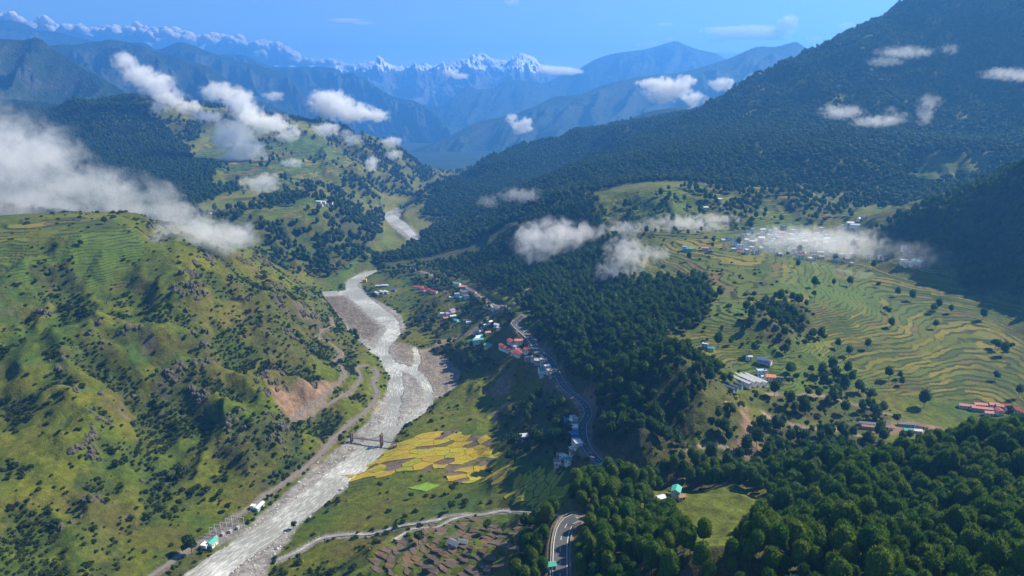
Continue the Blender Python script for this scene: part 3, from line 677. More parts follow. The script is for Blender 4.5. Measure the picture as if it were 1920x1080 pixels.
def broad_lobes(seed, W=4.2, h0=3, h1=10):
    R = np.random.default_rng(seed); L = []
    for i in range(8):
        a = R.uniform(0, 6.28); q = W*R.uniform(.1, .65); r = W*R.uniform(.34, .52)
        L.append((math.cos(a)*q, math.sin(a)*q, R.uniform(h0+r*.7, h1-r*.8), r, r*.85))
    return L
PINE = []
for i in range(6):
    W = [4.3, 4.7, 3.8, 4.4, 5.0, 3.5][i]; h1 = [16.5, 17.5, 15.5, 14.5, 18, 15][i]
    PINE.append((crown_mesh('pine_crown', M_PINE, pine_lobes(i+1, W, 5.2, h1), 760, 1.0, .2, seed=i+10, up=1.0, core=.95, sub=2), trunk_mesh('pine_trunk', h1*.8, .28, i)))
MIDP = [(crown_mesh('slope_crown', M_PINEF, pine_lobes(i+21, [4.4, 5, 4][i], 4.5, [14, 15, 12.5][i]), 170, 1.5, .42, seed=i+40, up=.7, core=.93), trunk_mesh('slope_trunk', 9, .28, i+9, 4, 0)) for i in range(3)]
M_FARW = leaf_mat('mountain_leaves_shaded', (.020, .052, .014), (.045, .080, .020))  # leaf colour darkened to stand in for shade on the big mountain
FARP = [crown_mesh('far_crown', M_FARW, [(0, 0, 8, 4.3, 6), (1.8, 1, 6, 2.7, 3.6), (-1.6, -1.2, 6.2, 2.8, 3.4)], 26, 2.4, .8, seed=i+60, sub=1, core=1) for i in range(3)]
BRD = [(crown_mesh('broad_crown', M_BROAD, broad_lobes(i+31), 330, .9, .45, seed=i+70, up=.2), trunk_mesh('broad_trunk', 6, .22, i+30, 5, 3)) for i in range(3)]
BUSH = [crown_mesh('bush_leaves', M_BUSH, [(x, y, .7, r, r*.8) for x, y, r in [((0), 0, 1.3), (1.1, .4, 1.0), (-.8, .9, .9), (.2, -1.0, .9)]][:], 110, .5, .26, seed=i+80, up=.4) for i in range(3)]

def ground_z(x, y):
    h = height(x, y); return terraces(x, y, h)[0]
def visible(P, margin=0.0):
    px, py, dep = project(P); return (px > -150-margin) & (px < 2070+margin) & (py < 1240+margin) & (py > -300) & (dep > 100)
def occluded(P):
    """is the sight line from the camera to each point blocked by the land?"""
    d = P-np.array([0, 0, CAMZ]); blk = np.zeros(len(P), bool)
    for t in np.linspace(.12, .985, 70):
        q = d*t; blk |= (CAMZ+q[:, 2]) < bil(BASE2, q[:, 0], q[:, 1])-2
    return blk
def scatter(spacing, x0, x1, y0, y1, seed):
    xs = np.arange(x0, x1, spacing); ys = np.arange(y0, y1, spacing); X, Y = np.meshgrid(xs, ys)
    R = np.random.default_rng(seed); X = (X+R.uniform(-.5, .5, X.shape)*spacing*.9).ravel(); Y = (Y+R.uniform(-.5, .5, Y.shape)*spacing*.9).ravel()
    P = np.stack([X, Y, bil(BASE2, X, Y)+8], -1); k = visible(P); P = P[k]; k = ~occluded(P+[0, 0, 6]); return P[k, 0], P[k, 1]
def forest_at(x, y):
    h = height(x, y, False); gx_ = bil(SLOPE, x, y); _, f, p, _ = cover(x, y, h, gx_); return h, f, p, gx_
def gn_forest(name, label_kind, pts, scl, rot, var, sources):
    me = bpy.data.meshes.new(name); me.vertices.add(len(pts)); me.vertices.foreach_set('co', pts.astype(np.float32).ravel())
    for k, v, t in (('sc', scl, 'FLOAT'), ('rz', rot, 'FLOAT'), ('vi', var, 'INT')):
        a = me.attributes.new(k, t, 'POINT'); a.data.foreach_set('value', v.astype(np.int32 if t == 'INT' else np.float32))
    o = link(name, me); tag(o, kind='stuff')
    g = bpy.data.node_groups.new(name, 'GeometryNodeTree')
    g.interface.new_socket('Geometry', in_out='INPUT', socket_type='NodeSocketGeometry'); g.interface.new_socket('Geometry', in_out='OUTPUT', socket_type='NodeSocketGeometry')
    gi = g.nodes.new('NodeGroupInput'); go = g.nodes.new('NodeGroupOutput')
    jn = g.nodes.new('GeometryNodeJoinGeometry')
    for src in reversed(sources):
        j = g.nodes.new('GeometryNodeJoinGeometry')
        for so_ in src:
            oi = g.nodes.new('GeometryNodeObjectInfo'); oi.inputs[0].default_value = so_; oi.transform_space = 'ORIGINAL'; g.links.new(oi.outputs['Geometry'], j.inputs[0])
        ti = g.nodes.new('GeometryNodeGeometryToInstance'); g.links.new(j.outputs[0], ti.inputs[0]); g.links.new(ti.outputs[0], jn.inputs[0])
    ip = g.nodes.new('GeometryNodeInstanceOnPoints'); ip.inputs['Pick Instance'].default_value = True
    mp = g.nodes.new('GeometryNodeMeshToPoints'); g.links.new(gi.outputs[0], mp.inputs[0])
    g.links.new(mp.outputs[0], ip.inputs['Points']); g.links.new(jn.outputs[0], ip.inputs['Instance'])
    def at(nm, ty):
        q = g.nodes.new('GeometryNodeInputNamedAttribute'); q.data_type = ty; q.inputs[0].default_value = nm; return q.outputs[0]
    cx = g.nodes.new('ShaderNodeCombineXYZ'); g.links.new(at('rz', 'FLOAT'), cx.inputs[2]); g.links.new(cx.outputs[0], ip.inputs['Rotation'])
    g.links.new(at('sc', 'FLOAT'), ip.inputs['Scale']); g.links.new(at('vi', 'INT'), ip.inputs['Instance Index'])
    g.links.new(ip.outputs[0], go.inputs[0])
    md = o.modifiers.new('scatter', 'NODES'); md.node_group = g
    return o
def plant(root_name, pair, x, y, z, s, rz, label, cat, group, names=('crown', 'trunk')):
    if isinstance(pair, tuple):
        r = empty(root_name, (x, y, z), rz); r.scale = (s, s, s)
        for me_, nm in zip(pair, names): link(nm, me_, r)
    else:
        r = link(root_name, pair); r.location = (x, y, z); r.rotation_euler = (0, 0, rz); r.scale = (s, s, s)
    return tag(r, label, cat, group)
R_ = np.random.default_rng(99)
# --- the pine hill: 300 nearest as things, the rest as one forest
x, y = scatter(6.1, -60, 520, 120, 620, 1)
h, f, p, _ = forest_at(x, y); k = R_.uniform(size=len(x)) < p*.97; x, y = x[k], y[k]; z = ground_z(x, y)
P3 = np.stack([x, y, z], -1); px_, py_, dep = project(P3+[0, 0, 11])
inv = (px_ > 5) & (px_ < 1915) & (py_ < 1072); order = np.argsort(np.where(inv, dep, 1e9)); N_IND = 300
sel = np.zeros(len(x), bool); sel[order[:N_IND]] = True
var = R_.integers(0, 6, len(x)); sc_ = R_.uniform(.62, 1.08, len(x))*(0.92+.12*fbm(x, y, 60, 2, 7)); rz = R_.uniform(0, 6.28, len(x))
first = {}
def pine_label(i):
    a, b = px_[i], py_[i]
    size = 'large' if sc_[i] > 1.0 else 'small' if sc_[i] < .82 else 'medium'
    shape = ['broad-domed', 'wide', 'narrow', 'low round', 'very wide', 'slim'][var[i]]
    col_ = 'beside the near highway' if a < 1180 else 'right of the near highway' if a < 1330 else 'below the clearing' if a < 1480 else 'in the lower middle of the hill' if a < 1640 else 'towards the right edge' if a < 1790 else 'at the right edge'
    row_ = 'bottom rank' if b > 1010 else 'second rank' if b > 950 else 'upper rank'
    return f'{size} {shape} pine {col_}, {row_}'
for i in order[:N_IND]:
    r = plant('pine_tree', PINE[var[i]], x[i], y[i], z[i], sc_[i], rz[i], pine_label(i), 'pine tree', 'pines of the lower right hill')
    if int(var[i]) not in first: first[int(var[i])] = list(r.children)
srcP = [tuple(first[j]) for j in range(6)]
gn_forest('pine_forest', '', P3[~sel], sc_[~sel], rz[~sel], var[~sel], srcP)
print('pines', len(x))
# --- lone and outstanding trees that also serve as the sources of the far woods
def lone(px, py, kind, s, label, group=None):
    g = hit(px, py); zz = float(ground_z(g[0:1], g[1:2])[0])
    return plant('pine_tree' if kind == 'p' else 'broadleaf_tree' , MIDP[len(label) % 3] if kind == 'p' else BRD[len(label) % 3], g[0], g[1], zz, s, px*.1, label, 'pine tree' if kind == 'p' else 'tree', group)
LONE = [(1866,652,'b',1.0,'solitary dark round tree in the bright green paddies near the right edge'),(1658,585,'b',.8,'small dark tree standing alone in the middle of the terraced fields'),(1626,655,'p',.8,'slim tree with thin crown on the terraces, upper of the right pair'),(1591,668,'p',.9,'spreading tree among the paddy steps below the wooded knoll'),(1570,655,'p',.85,'slender pine on the terraces just below the wooded knoll'),(1541,637,'b',.9,'dark bush-like tree at the right foot of the wooded knoll'),
 (1560,695,'p',1.15,'tall pine leading the tree row below the terraces, left end'),(1478,650,'b',1.0,'broad tree beside the path under the knoll'),(1413,665,'p',.95,'narrow tree behind the white-roofed camp on the hillside'),(1479,705,'p',1.0,'tree standing just right of the orange-roofed camp house'),(1732,765,'p',1.15,'tall dark pine alone at the lower edge of the terraced fields'),(1648,825,'p',1.1,'tall tree in front of the grey sheds near the forest hill'),
 (1890,782,'b',1.0,'dark tree in front of the red school roofs'),(550,988,'b',.7,'small round tree alone on the grassy right river bank'),(847,925,'b',.8,'dark round bush tree between the gold paddies and the stream'),(770,935,'b',.6,'small tree in the meadow right of the bright green plot'),(846,958,'b',.9,'grey-brown tree close to the stream below the paddies'),(913,1002,'b',.9,'bright green tree in the middle of the brown paddies'),
 (786,1025,'b',1.1,'bushy tree at the left edge of the brown paddies'),(965,845,'b',2.0,'large dark spreading tree at the right end of the gold paddies'),(360,1040,'b',1.6,'big dark tree on the bank just below the teal-roofed house'),(412,935,'b',.9,'round dark bush in the open meadow on the lower left'),(430,958,'b',.8,'slim tree beside the track above the riverside shed'),(335,895,'b',1.4,'tallest tree of the dark grove on the lower left slope'),
 (150,462,'b',.8,'dark small tree among the hilltop terraces, upper left'),(197,420,'b',1.1,'conifer-like tree standing on the crest of the left hill'),(107,985,'b',.8,'spreading bush tree on the grassy slope at lower left')]
LT = [lone(*q) for q in LONE]
srcM = [tuple([o for o in LT if o.children and o.children[0].data == MIDP[j][0]][0].children) if any(o.children[0].data == MIDP[j][0] for o in LT) else None for j in range(3)]
srcM = [s for s in srcM if s]
srcB = [tuple(next(o for o in LT if o.children[0].data == BRD[j][0]).children) for j in range(3) if any(o.children[0].data == BRD[j][0] for o in LT)]
# --- woods of the middle distance
x, y = scatter(7.6, -520, 1150, 330, 1330, 2)
h, f, p, sl = forest_at(x, y); lim = np.hypot(x, y); fld = np.maximum(inpoly(x, y, PLATEAU), inpoly(x, y, UPPER))
k = (R_.uniform(size=len(x)) < np.clip(f*1.02, 0, 1)*(fbm(x, y, 45, 2, 9) > -.55+.35*(f < .7))) ; lf = (x <= -60-(y-400)*.33) & (lim < 1190); k &= ~lf | (R_.uniform(size=len(x)) < .75); k &= (lim < 1400)
k |= (fld > 3) & (R_.uniform(size=len(x)) < .016)
x, y = x[k], y[k]; z = ground_z(x, y); n = len(x)
isp = R_.uniform(size=n) < np.where(x > 0, .8, .2); sc_ = R_.uniform(.55, 1.1, n)*np.where((x <= -60-(y-400)*.33) & (np.hypot(x, y) < 1190), .55, 1); rz = R_.uniform(0, 6.28, n)
P3 = np.stack([x, y, z], -1)
gn_forest('slope_pine_wood', '', P3[isp], sc_[isp], rz[isp], R_.integers(0, len(srcM), isp.sum()), srcM)
gn_forest('valley_wood', '', P3[~isp], sc_[~isp]*.95, rz[~isp], R_.integers(0, len(srcB), (~isp).sum()), srcB)
print('mid', n)
# --- forests of the mountains
x, y = scatter(10.5, -2400, 2400, 1150, 3340, 3)
h, f, p, sl = forest_at(x, y); d = np.hypot(x, y)
k = (R_.uniform(size=len(x)) < f*np.where(d > 1400, 1, np.where(x < -60-(y-400)*.33, 1, 0))); x, y = x[k], y[k]; z = ground_z(x, y); n = len(x)
far_src = []
for i, (px, py, lb) in enumerate([(1283,217,'small tree silhouetted on the long ridge of the big right mountain'),(1590,73,'dark tree on the skyline of the big right mountain'),(655,250,'single tree on the sunlit crest across the valley')]):
    g = hit(px, py+2); o = plant('ridge_tree', FARP[i], g[0], g[1], g[2]-1, 1.1, i, lb, 'tree', None); far_src.append((o,))
gn_forest('mountain_wood', '', np.stack([x, y, z-1], -1), R_.uniform(.75, 1.3, n), R_.uniform(0, 6.28, n), R_.integers(0, 3, n), far_src)
print('far', n)
# --- bushes: left hill, river banks, field edges
x, y = scatter(3.3, -620, 420, 330, 1250, 4)
h, f, p, sl = forest_at(x, y)
left = x < -60-(y-400)*.33
lt = inpoly(x, y, LTOP)
wp_ = np.where(left, np.clip(.035+.95*shrubd(x, y, h, sl), 0, .9)*np.where(lt > 0, .4, 1), .03)
wp_ = np.maximum(wp_, np.where(f > .15, .15*(left | (y < 900)), 0))
rv = bedmask(x, y); wp_ = np.maximum(wp_, .5*sstep(-16, -5, rv)*(fbm(x, y, 30, 2, 18) > -.05)); wp_[rv > -1] = 0
ok = np.ones(len(x), bool)
for L, wd in ((HWY1, 6.5), (HWY2, 6), (TRACK, 3.6), (PATHS[0], 2.5), (PATHS[1], 2.5)): ok &= dline(x, y, L)[0] > wd
for q in (GOLD, GOLD2, BROWN, GREENF, CLEAR, SUBST): ok &= (inpoly(x, y, q) < -1) | (R_.uniform(size=len(x)) < .08)
for q in SCREE: ok &= inpoly(x, y, q) < 1
k = ok & (R_.uniform(size=len(x)) < wp_) & (p < .3) & (x < 330); x, y = x[k], y[k]; z = ground_z(x, y); n = len(x)
sc_ = R_.uniform(.35, 1.0, n)**1.3*np.where(R_.uniform(size=n) < .12, 2.1, 1.25); rz = R_.uniform(0, 6.28, n); P3 = np.stack([x, y, z], -1)
px_, py_, dep = project(P3); inv = (px_ > 10) & (px_ < 1910) & (py_ < 1070); size = np.where(inv, sc_/dep, 0); order = np.argsort(-size); sel = np.zeros(n, bool); sel[order[:300]] = True
var = R_.integers(0, 3, n); fb = {}
for i in order[:300]:
    side = 'on the grassy left hillside' if (x[i] < -60-(y[i]-400)*.33) else 'right of the river'
    r = plant('bush', BUSH[var[i]], x[i], y[i], z[i], sc_[i], rz[i], ('large ' if sc_[i] > 1.6 else 'small ')+['rounded', 'spreading', 'lopsided'][var[i]]+' green bush '+side+', '+('near bottom edge' if py_[i] > 930 else 'mid height' if py_[i] > 760 else 'high up')+(' far left' if px_[i] < 250 else '' if px_[i] < 480 else ' near river'), 'bush', 'bushes '+side)
    fb.setdefault(int(var[i]), r)
gn_forest('scrub', '', P3[~sel], sc_[~sel], rz[~sel], var[~sel], [(fb[j],) for j in range(3)])
print('bush', n)
# ------------------------------------------------------------------ water, roads, paddies
def water_mat():
    m, nt, b = newmat('river_water'); k = N(nt); p = k.n('NewGeometry').outputs['Position']
    mp = k.n('Mapping'); k.L(k.n('Attribute', attribute_name='flow').outputs['Vector'], mp.inputs[0]); mp.inputs['Scale'].default_value = (.30, 1.1, 1)
    n = k.noise(mp.outputs[0], .42, 6, .72); n2 = k.noise(p, .02, 3)
    f = k.maprange(k.math('ADD', n, k.math('MULTIPLY', n2, .45)), .70, .98)
    k.L(k.mix(k.math('MULTIPLY', f, .85), k.mix(n2, (.19, .195, .17), (.29, .29, .265)), (.80, .81, .80)), b.inputs['Base Color'])
    b.inputs['Roughness'].default_value = .5; b.inputs['Specular IOR Level'].default_value = .15
    k.L(k.bump(n, .6, .7), b.inputs['Normal']); return m
M_WAT = water_mat()
def ribbon(name, Lp, Rp, mat, kind='structure', cols=1):
    V = []; Fc = []; n = len(Lp); c = cols+1
    for i in range(n):
        for j in range(c): V.append(Lp[i]+(Rp[i]-Lp[i])*j/cols)
    for i in range(n-1):
        for j in range(cols): Fc.append((i*c+j, i*c+j+1, (i+1)*c+j+1, (i+1)*c+j))
    me = mesh(name, V, Fc, mat)
    if name in ('river', 'stream'):
        mid = (np.asarray(Lp)+np.asarray(Rp))/2; s = np.r_[0, np.cumsum(np.linalg.norm(np.diff(mid[:, :2], axis=0), axis=1))]; wdt = np.linalg.norm((np.asarray(Lp)-np.asarray(Rp))[:, :2], axis=1)
        uv = me.attributes.new('flow', 'FLOAT_VECTOR', 'POINT'); a = np.array([(s[i], (j/cols-.5)*wdt[i], 0) for i in range(n) for j in range(c)], np.float32); uv.data.foreach_set('vector', a.ravel())
    o = link(name, me); tag(o, kind=kind); return o
# one sheet of water under the gravel bars: the bed rises through it
def sheet(name, pix_l, pix_r, up):
    Lw = resample(np.array([at_river(*q, up) for q in pix_l]), 9); Rw = resample(np.array([at_river(*q, up) for q in pix_r]), 9)
    u = np.linspace(0, 1, 160); f = lambda A: np.stack([np.interp(u, np.linspace(0, 1, len(A)), A[:, i]) for i in range(3)], -1)
    Lw, Rw = f(Lw), f(Rw); Lw[:, 2] = river_z(Lw[:, 1])+up; Rw[:, 2] = river_z(Rw[:, 1])+up; ribbon(name, Lw, Rw, M_WAT, cols=4)
for i, (a, b) in enumerate(WE):
    a = a.copy(); b = b.copy(); d = (a-b); d[:, 2] = 0; d /= np.linalg.norm(d, axis=1)[:, None]+1e-9
    e = 1.6 if i == 0 else 1.0; a += d*e; b -= d*e
    for q in (a, b): q[:, 2] = river_z(q[:, 1])-0.28+(0.006*i)
    ribbon('river', a, b, M_WAT, cols=3)
def offs(L, o, up=0.0):
    d = np.gradient(L[:, :2], axis=0); n = np.stack([d[:, 1], -d[:, 0]], -1)/(np.linalg.norm(d, axis=1)[:, None]+1e-9)
    q = L.copy(); q[:, :2] += n*o; q[:, 2] += up; return q
for L, w_, dep in ((STREAM, 1.5, 1.05), (STREAM2, .9, .7)):
    o_ = np.interp(np.arange(len(L)), np.arange(0, len(L)+6, 6), R_.normal(size=len(np.arange(0, len(L)+6, 6)))*.8)
    ribbon('stream', offs(L, -w_, -dep)+np.c_[o_, o_*0, o_*0], offs(L, w_, -dep)+np.c_[o_, o_*0, o_*0], M_WAT)
M_ASPH = flat_mat('asphalt', (.075, .078, .085), .8, .2, .6)
M_OLDR = flat_mat('gravel_road', (.17, .155, .14), .95, .3, .4)
M_LINE = flat_mat('road_paint', (.75, .75, .72), .7, .1)
M_STONE = flat_mat('stone_wall', (.24, .23, .21), .9, .3, 2)
def road(name, L, hw, mat, up=.02): return ribbon(name, offs(L, -hw, up), offs(L, hw, up), mat, cols=2)
road('road', HWY1, 3.9, M_ASPH); road('road', HWY2, 3.7, M_ASPH); road('road', HWY3, 2.8, M_OLDR)
road('track', TRACK, 2.0, M_OLDR)
for q in PATHS: road('track', q, 1.3, M_OLDR)
for L, hw in ((HWY1, 3.9), (HWY2, 3.7)):
    for s in (-1, 1): ribbon('road_marking', offs(L, s*(hw-.55), .05), offs(L, s*(hw-.33), .05), M_LINE)
    D = resample(L[::3], 1.5); V = []; Fc = []
    A = offs(D, -.11, .05); B = offs(D, .11, .05)
    for i in range(0, len(D)-2, 6):
        o = len(V); V += [A[i], B[i], B[i+2], A[i+2]]; Fc.append((o, o+1, o+2, o+3))
    tag(link('road_marking', mesh('road_marking', V, Fc, M_LINE)), kind='structure')
def wall_line(name, L, o, hgt, th, mat, label, cat, gap=None):
    a0 = offs(L, o-th/2); a1 = offs(L, o+th/2); V = []; Fc = []
    for i in range(len(L)-1):
        if gap and i % gap == gap-1: continue
        k = len(V); V += [a0[i]-[0, 0, .8], a1[i]-[0, 0, .8], a1[i+1]-[0, 0, .8], a0[i+1]-[0, 0, .8], a0[i]+[0, 0, hgt], a1[i]+[0, 0, hgt], a1[i+1]+[0, 0, hgt], a0[i+1]+[0, 0, hgt]]
        Fc += [(k+4, k+5, k+6, k+7), (k, k+1, k+5, k+4), (k+1, k+2, k+6, k+5), (k+2, k+3, k+7, k+6), (k+3, k, k+4, k+7)]
    return tag(link(name, mesh(name, V, Fc, mat)), label, cat)
wall_line('parapet', HWY1, -4.7, .75, .4, M_STONE, 'low pale stone parapet along the valley side of the near highway', 'parapet')
wall_line('parapet', HWY1, 5.0, .5, .5, M_STONE, 'low grey retaining wall along the forest side of the near highway', 'wall')
wall_line('parapet', HWY2[40:90], -4.5, .7, .4, M_STONE, 'pale broken parapet along the highway bend above the roadside hamlet', 'parapet', gap=4)

def clip(poly, a, n):
    """keep the side of the half plane (p-a).n <= 0"""
    out = []
    for i in range(len(poly)):
        p, q = poly[i], poly[(i+1) % len(poly)]; dp = (p-a)@n; dq = (q-a)@n
        if dp <= 0: out.append(p)
        if dp*dq < 0: out.append(p+(q-p)*(dp/(dp-dq)))
    return out
def cells(poly, su, sv, rot, seed, jit=.42, curve=0.0):
    """irregular field plots inside an outline: seeds on a skewed grid, each takes the ground nearest to it"""
    c, s = math.cos(rot), math.sin(rot); Rm = np.array([[c, s], [-s, c]]); R = np.random.default_rng(seed)
    P2 = (poly[:, :2]@Rm.T)/np.array([su, sv]); lo = P2.min(0)-1; hi = P2.max(0)+1; S2 = []
    for j in np.arange(lo[1], hi[1]):
        o = R.uniform(0, 1)
        for i in np.arange(lo[0], hi[0]): S2.append((i+o+R.uniform(-jit, jit), j+R.uniform(-jit, jit)*.6+curve*math.sin(i*.7+j*.2)))
    S2 = np.array(S2); out = []
    for i, q in enumerate(S2):
        pl = [q+np.array(v) for v in ((-2, -2), (2, -2), (2, 2), (-2, 2))]
        for j in np.where((np.abs(S2-q).max(1) < 2.5))[0]:
            if j == i: continue
            pl = clip(pl, (q+S2[j])/2, S2[j]-q)
            if len(pl) < 3: break
        if len(pl) < 3: continue
        w_ = np.array(pl)*np.array([su, sv]); w_ = w_@Rm; cc = w_.mean(0)
        if inpoly(np.array([cc[0]]), np.array([cc[1]]), poly)[0] > .5: out.append(w_)
    return out
def warp(p):
    return p+np.stack([3.4*fbm(p[:, 0], p[:, 1], 24, 2, 144)+1.3*fbm(p[:, 0], p[:, 1], 8, 2, 146), 3.4*fbm(p[:, 0], p[:, 1], 24, 2, 145)+1.3*fbm(p[:, 0], p[:, 1], 8, 2, 147)], -1)
def paddy(w_, mat, inset, crop, level, name='rice_paddy', seed=0):
    cc = w_.mean(0); d = w_-cc; ln = np.linalg.norm(d, axis=1)[:, None]; w2 = cc+d*(1-inset/np.maximum(ln, inset*1.4))
    pts = []; n = len(w2)
    for i in range(n):
        a, b = w2[i], w2[(i+1) % n]; k = max(1, int(np.linalg.norm(b-a)/3))
        for j in range(k):
            p = a+(b-a)*j/k; dd = p-cc; pts.append(p)
    pts = np.array(pts); pts = warp(pts); cc = warp(cc[None])[0]; hz = height(pts[:, 0], pts[:, 1]); hc = float(height(cc[:1], cc[1:])[0])
    zt = hz*(1-level)+np.median(hz)*level+crop; zc = hc*(1-level)+np.median(hz)*level+crop
    if level > .8: zt = np.full(len(pts), np.percentile(hz, 65)+crop); zc = zt[0]
    m = len(pts); V = [(*cc, zc)]+[(*p, z) for p, z in zip(pts, zt)]+[(*(cc+(p-cc)*1.03), min(h_, z)-.8) for p, z, h_ in zip(pts, zt, hz)]
    Fc = [(0, 1+i, 1+(i+1) % m) for i in range(m)]+[(1+i, 1+m+i, 1+m+(i+1) % m, 1+(i+1) % m) for i in range(m)]
    return tag(link(name, mesh(name, V, Fc, mat)), kind='structure')
def crop_mat(name, c, c2, sc=.5, rough=.85):
    m, nt, b = newmat(name); k = N(nt); p = k.n('NewGeometry').outputs['Position']
    oi = k.n('ObjectInfo').outputs['Random']; n = k.noise(p, sc, 4, .65); n2 = k.noise(p, .07, 3)
    q = k.mix(k.math('MULTIPLY_ADD', oi, .7, k.math('MULTIPLY', n2, .4), clamp=True), c, c2)
    q = k.mix(1.0, q, k.ramp(n, [(.3, .7), (.7, 1.25)]), 'MULTIPLY'); k.L(q, b.inputs['Base Color']); b.inputs['Roughness'].default_value = rough
    k.L(k.bump(n, .5, .8), b.inputs['Normal']); return m
M_GOLD = crop_mat('ripe_rice', (.26, .19, .018), (.35, .27, .024)); M_YG = crop_mat('yellow_green_rice', (.20, .21, .015), (.31, .29, .022))
M_MUD = crop_mat('wet_mud', (.095, .068, .045), (.145, .105, .072), .3, .55); M_STUB = crop_mat('stubble', (.12, .075, .045), (.17, .10, .055)); M_GRN = crop_mat('young_rice', (.12, .22, .02), (.16, .27, .03))
M_DKG = crop_mat('field_grass', (.05, .075, .01), (.09, .10, .015))
Rf = np.random.default_rng(12)
for w_ in cells(GOLD, 15, 8, .25, 3, .6):
    u = Rf.uniform(); cc = w_.mean(0); g = float(fbm(cc[:1], cc[1:], 55, 2, 19)[0])
    if g > .34: paddy(w_, M_DKG, .5, .25, 0); continue
    m_ = M_GOLD if u < .62 else M_YG if u < .86 else M_MUD if u < .95 else M_DKG
    paddy(w_, m_, .3, .12 if m_ is M_MUD else .65, 0)
for w_ in cells(GOLD2, 11, 6, .9, 5, .4, .3):
    u = Rf.uniform(); paddy(w_, M_YG if u < .8 else M_GOLD if u < .93 else M_DKG, .55, .6, .0)
paddy(GREENF[:, :2], M_GRN, .3, .6, 0)
for w_ in cells(BROWN, 15, 5.0, -.75, 8, .32, .15):
    u = Rf.uniform(); m_ = M_MUD if u < .60 else M_STUB if u < .84 else M_DKG
    paddy(w_, m_, .75, .15, .5)
# ------------------------------------------------------------------ buildings
def col_mat(name, c, rough=.75, var=.4, metal=0.0): return flat_mat(name, c, rough, var, .8, metal)
MC = {'white': col_mat('white_paint', (.66, .66, .63)), 'cream': col_mat('cream_wall', (.62, .55, .42)), 'grey': col_mat('grey_concrete', (.34, .33, .32)), 'blue': col_mat('blue_roof', (.07, .15, .38)),
      'teal': col_mat('teal_roof', (.07, .34, .29)), 'red': col_mat('red_roof', (.42, .075, .075)), 'pink': col_mat('pink_red_roof', (.50, .20, .18)), 'rust': col_mat('rusty_roof', (.30, .16, .11)), 'slate': col_mat('slate_roof', (.13, .15, .18)),
      'orange': col_mat('orange_roof', (.62, .22, .10)), 'purple': col_mat('purple_roof', (.30, .17, .33)), 'silver': col_mat('tin_roof', (.50, .53, .56), .45), 'sky': col_mat('pale_blue_wall', (.36, .46, .54)), 'yellow': col_mat('yellow_wall', (.60, .45, .10)),
      'dark': col_mat('dark_opening', (.03, .035, .04), .3), 'wood': col_mat('wood_door', (.16, .09, .05))}
_cache = {}
def box_mesh(key, boxes, mat, smooth=False):
    if key in _cache: return _cache[key]
    V = []; Fc = []
    for (x0, x1, y0, y1, z0, z1) in boxes:
        o = len(V); V += [(x, y, z) for z in (z0, z1) for x, y in ((x0, y0), (x1, y0), (x1, y1), (x0, y1))]
        Fc += [tuple(o+i for i in f) for f in ((0, 3, 2, 1), (4, 5, 6, 7), (0, 1, 5, 4), (1, 2, 6, 5), (2, 3, 7, 6), (3, 0, 4, 7))]
    me = mesh(str(key[0]), V, Fc, mat); _cache[key] = me; return me
def gable_mesh(L, W, H, pitch, mat, over=.5, th=.14):
    key = ('gable_roof', L, W, H, pitch, mat.name)
    if key in _cache: return _cache[key]
    hl, hw = L/2+over, W/2+over; rise = (W/2)*pitch; drop = over*pitch; V = []; Fc = []
    for s in (-1, 1):
        o = len(V); e = H-drop
        V += [(-hl, 0, H+rise), (hl, 0, H+rise), (hl, s*hw, e), (-hl, s*hw, e), (-hl, 0, H+rise+th), (hl, 0, H+rise+th), (hl, s*hw, e+th), (-hl, s*hw, e+th)]
        Fc += [tuple(o+i for i in f) for f in ((0, 1, 2, 3), (7, 6, 5, 4), (3, 2, 6, 7), (0, 3, 7, 4), (1, 5, 6, 2))]
    me = mesh('gable_roof', V, Fc, mat); _cache[key] = me; return me
def wall_mesh(L, W, H, pitch, mat, gable):
    key = ('walls', L, W, H, pitch, mat.name, gable)
    if key in _cache: return _cache[key]
    x, y = L/2, W/2; V = [(-x, -y, -3), (x, -y, -3), (x, y, -3), (-x, y, -3), (-x, -y, H), (x, -y, H), (x, y, H), (-x, y, H)]
    Fc = [(0, 1, 5, 4), (2, 3, 7, 6)]
    if gable: V += [(-x, 0, H+y*pitch-.02), (x, 0, H+y*pitch-.02)]; Fc += [(1, 2, 6, 9, 5), (3, 0, 4, 8, 7)]
    else: Fc += [(1, 2, 6, 5), (3, 0, 4, 7), (4, 5, 6, 7)]
    me = mesh('walls', V, Fc, mat); _cache[key] = me; return me
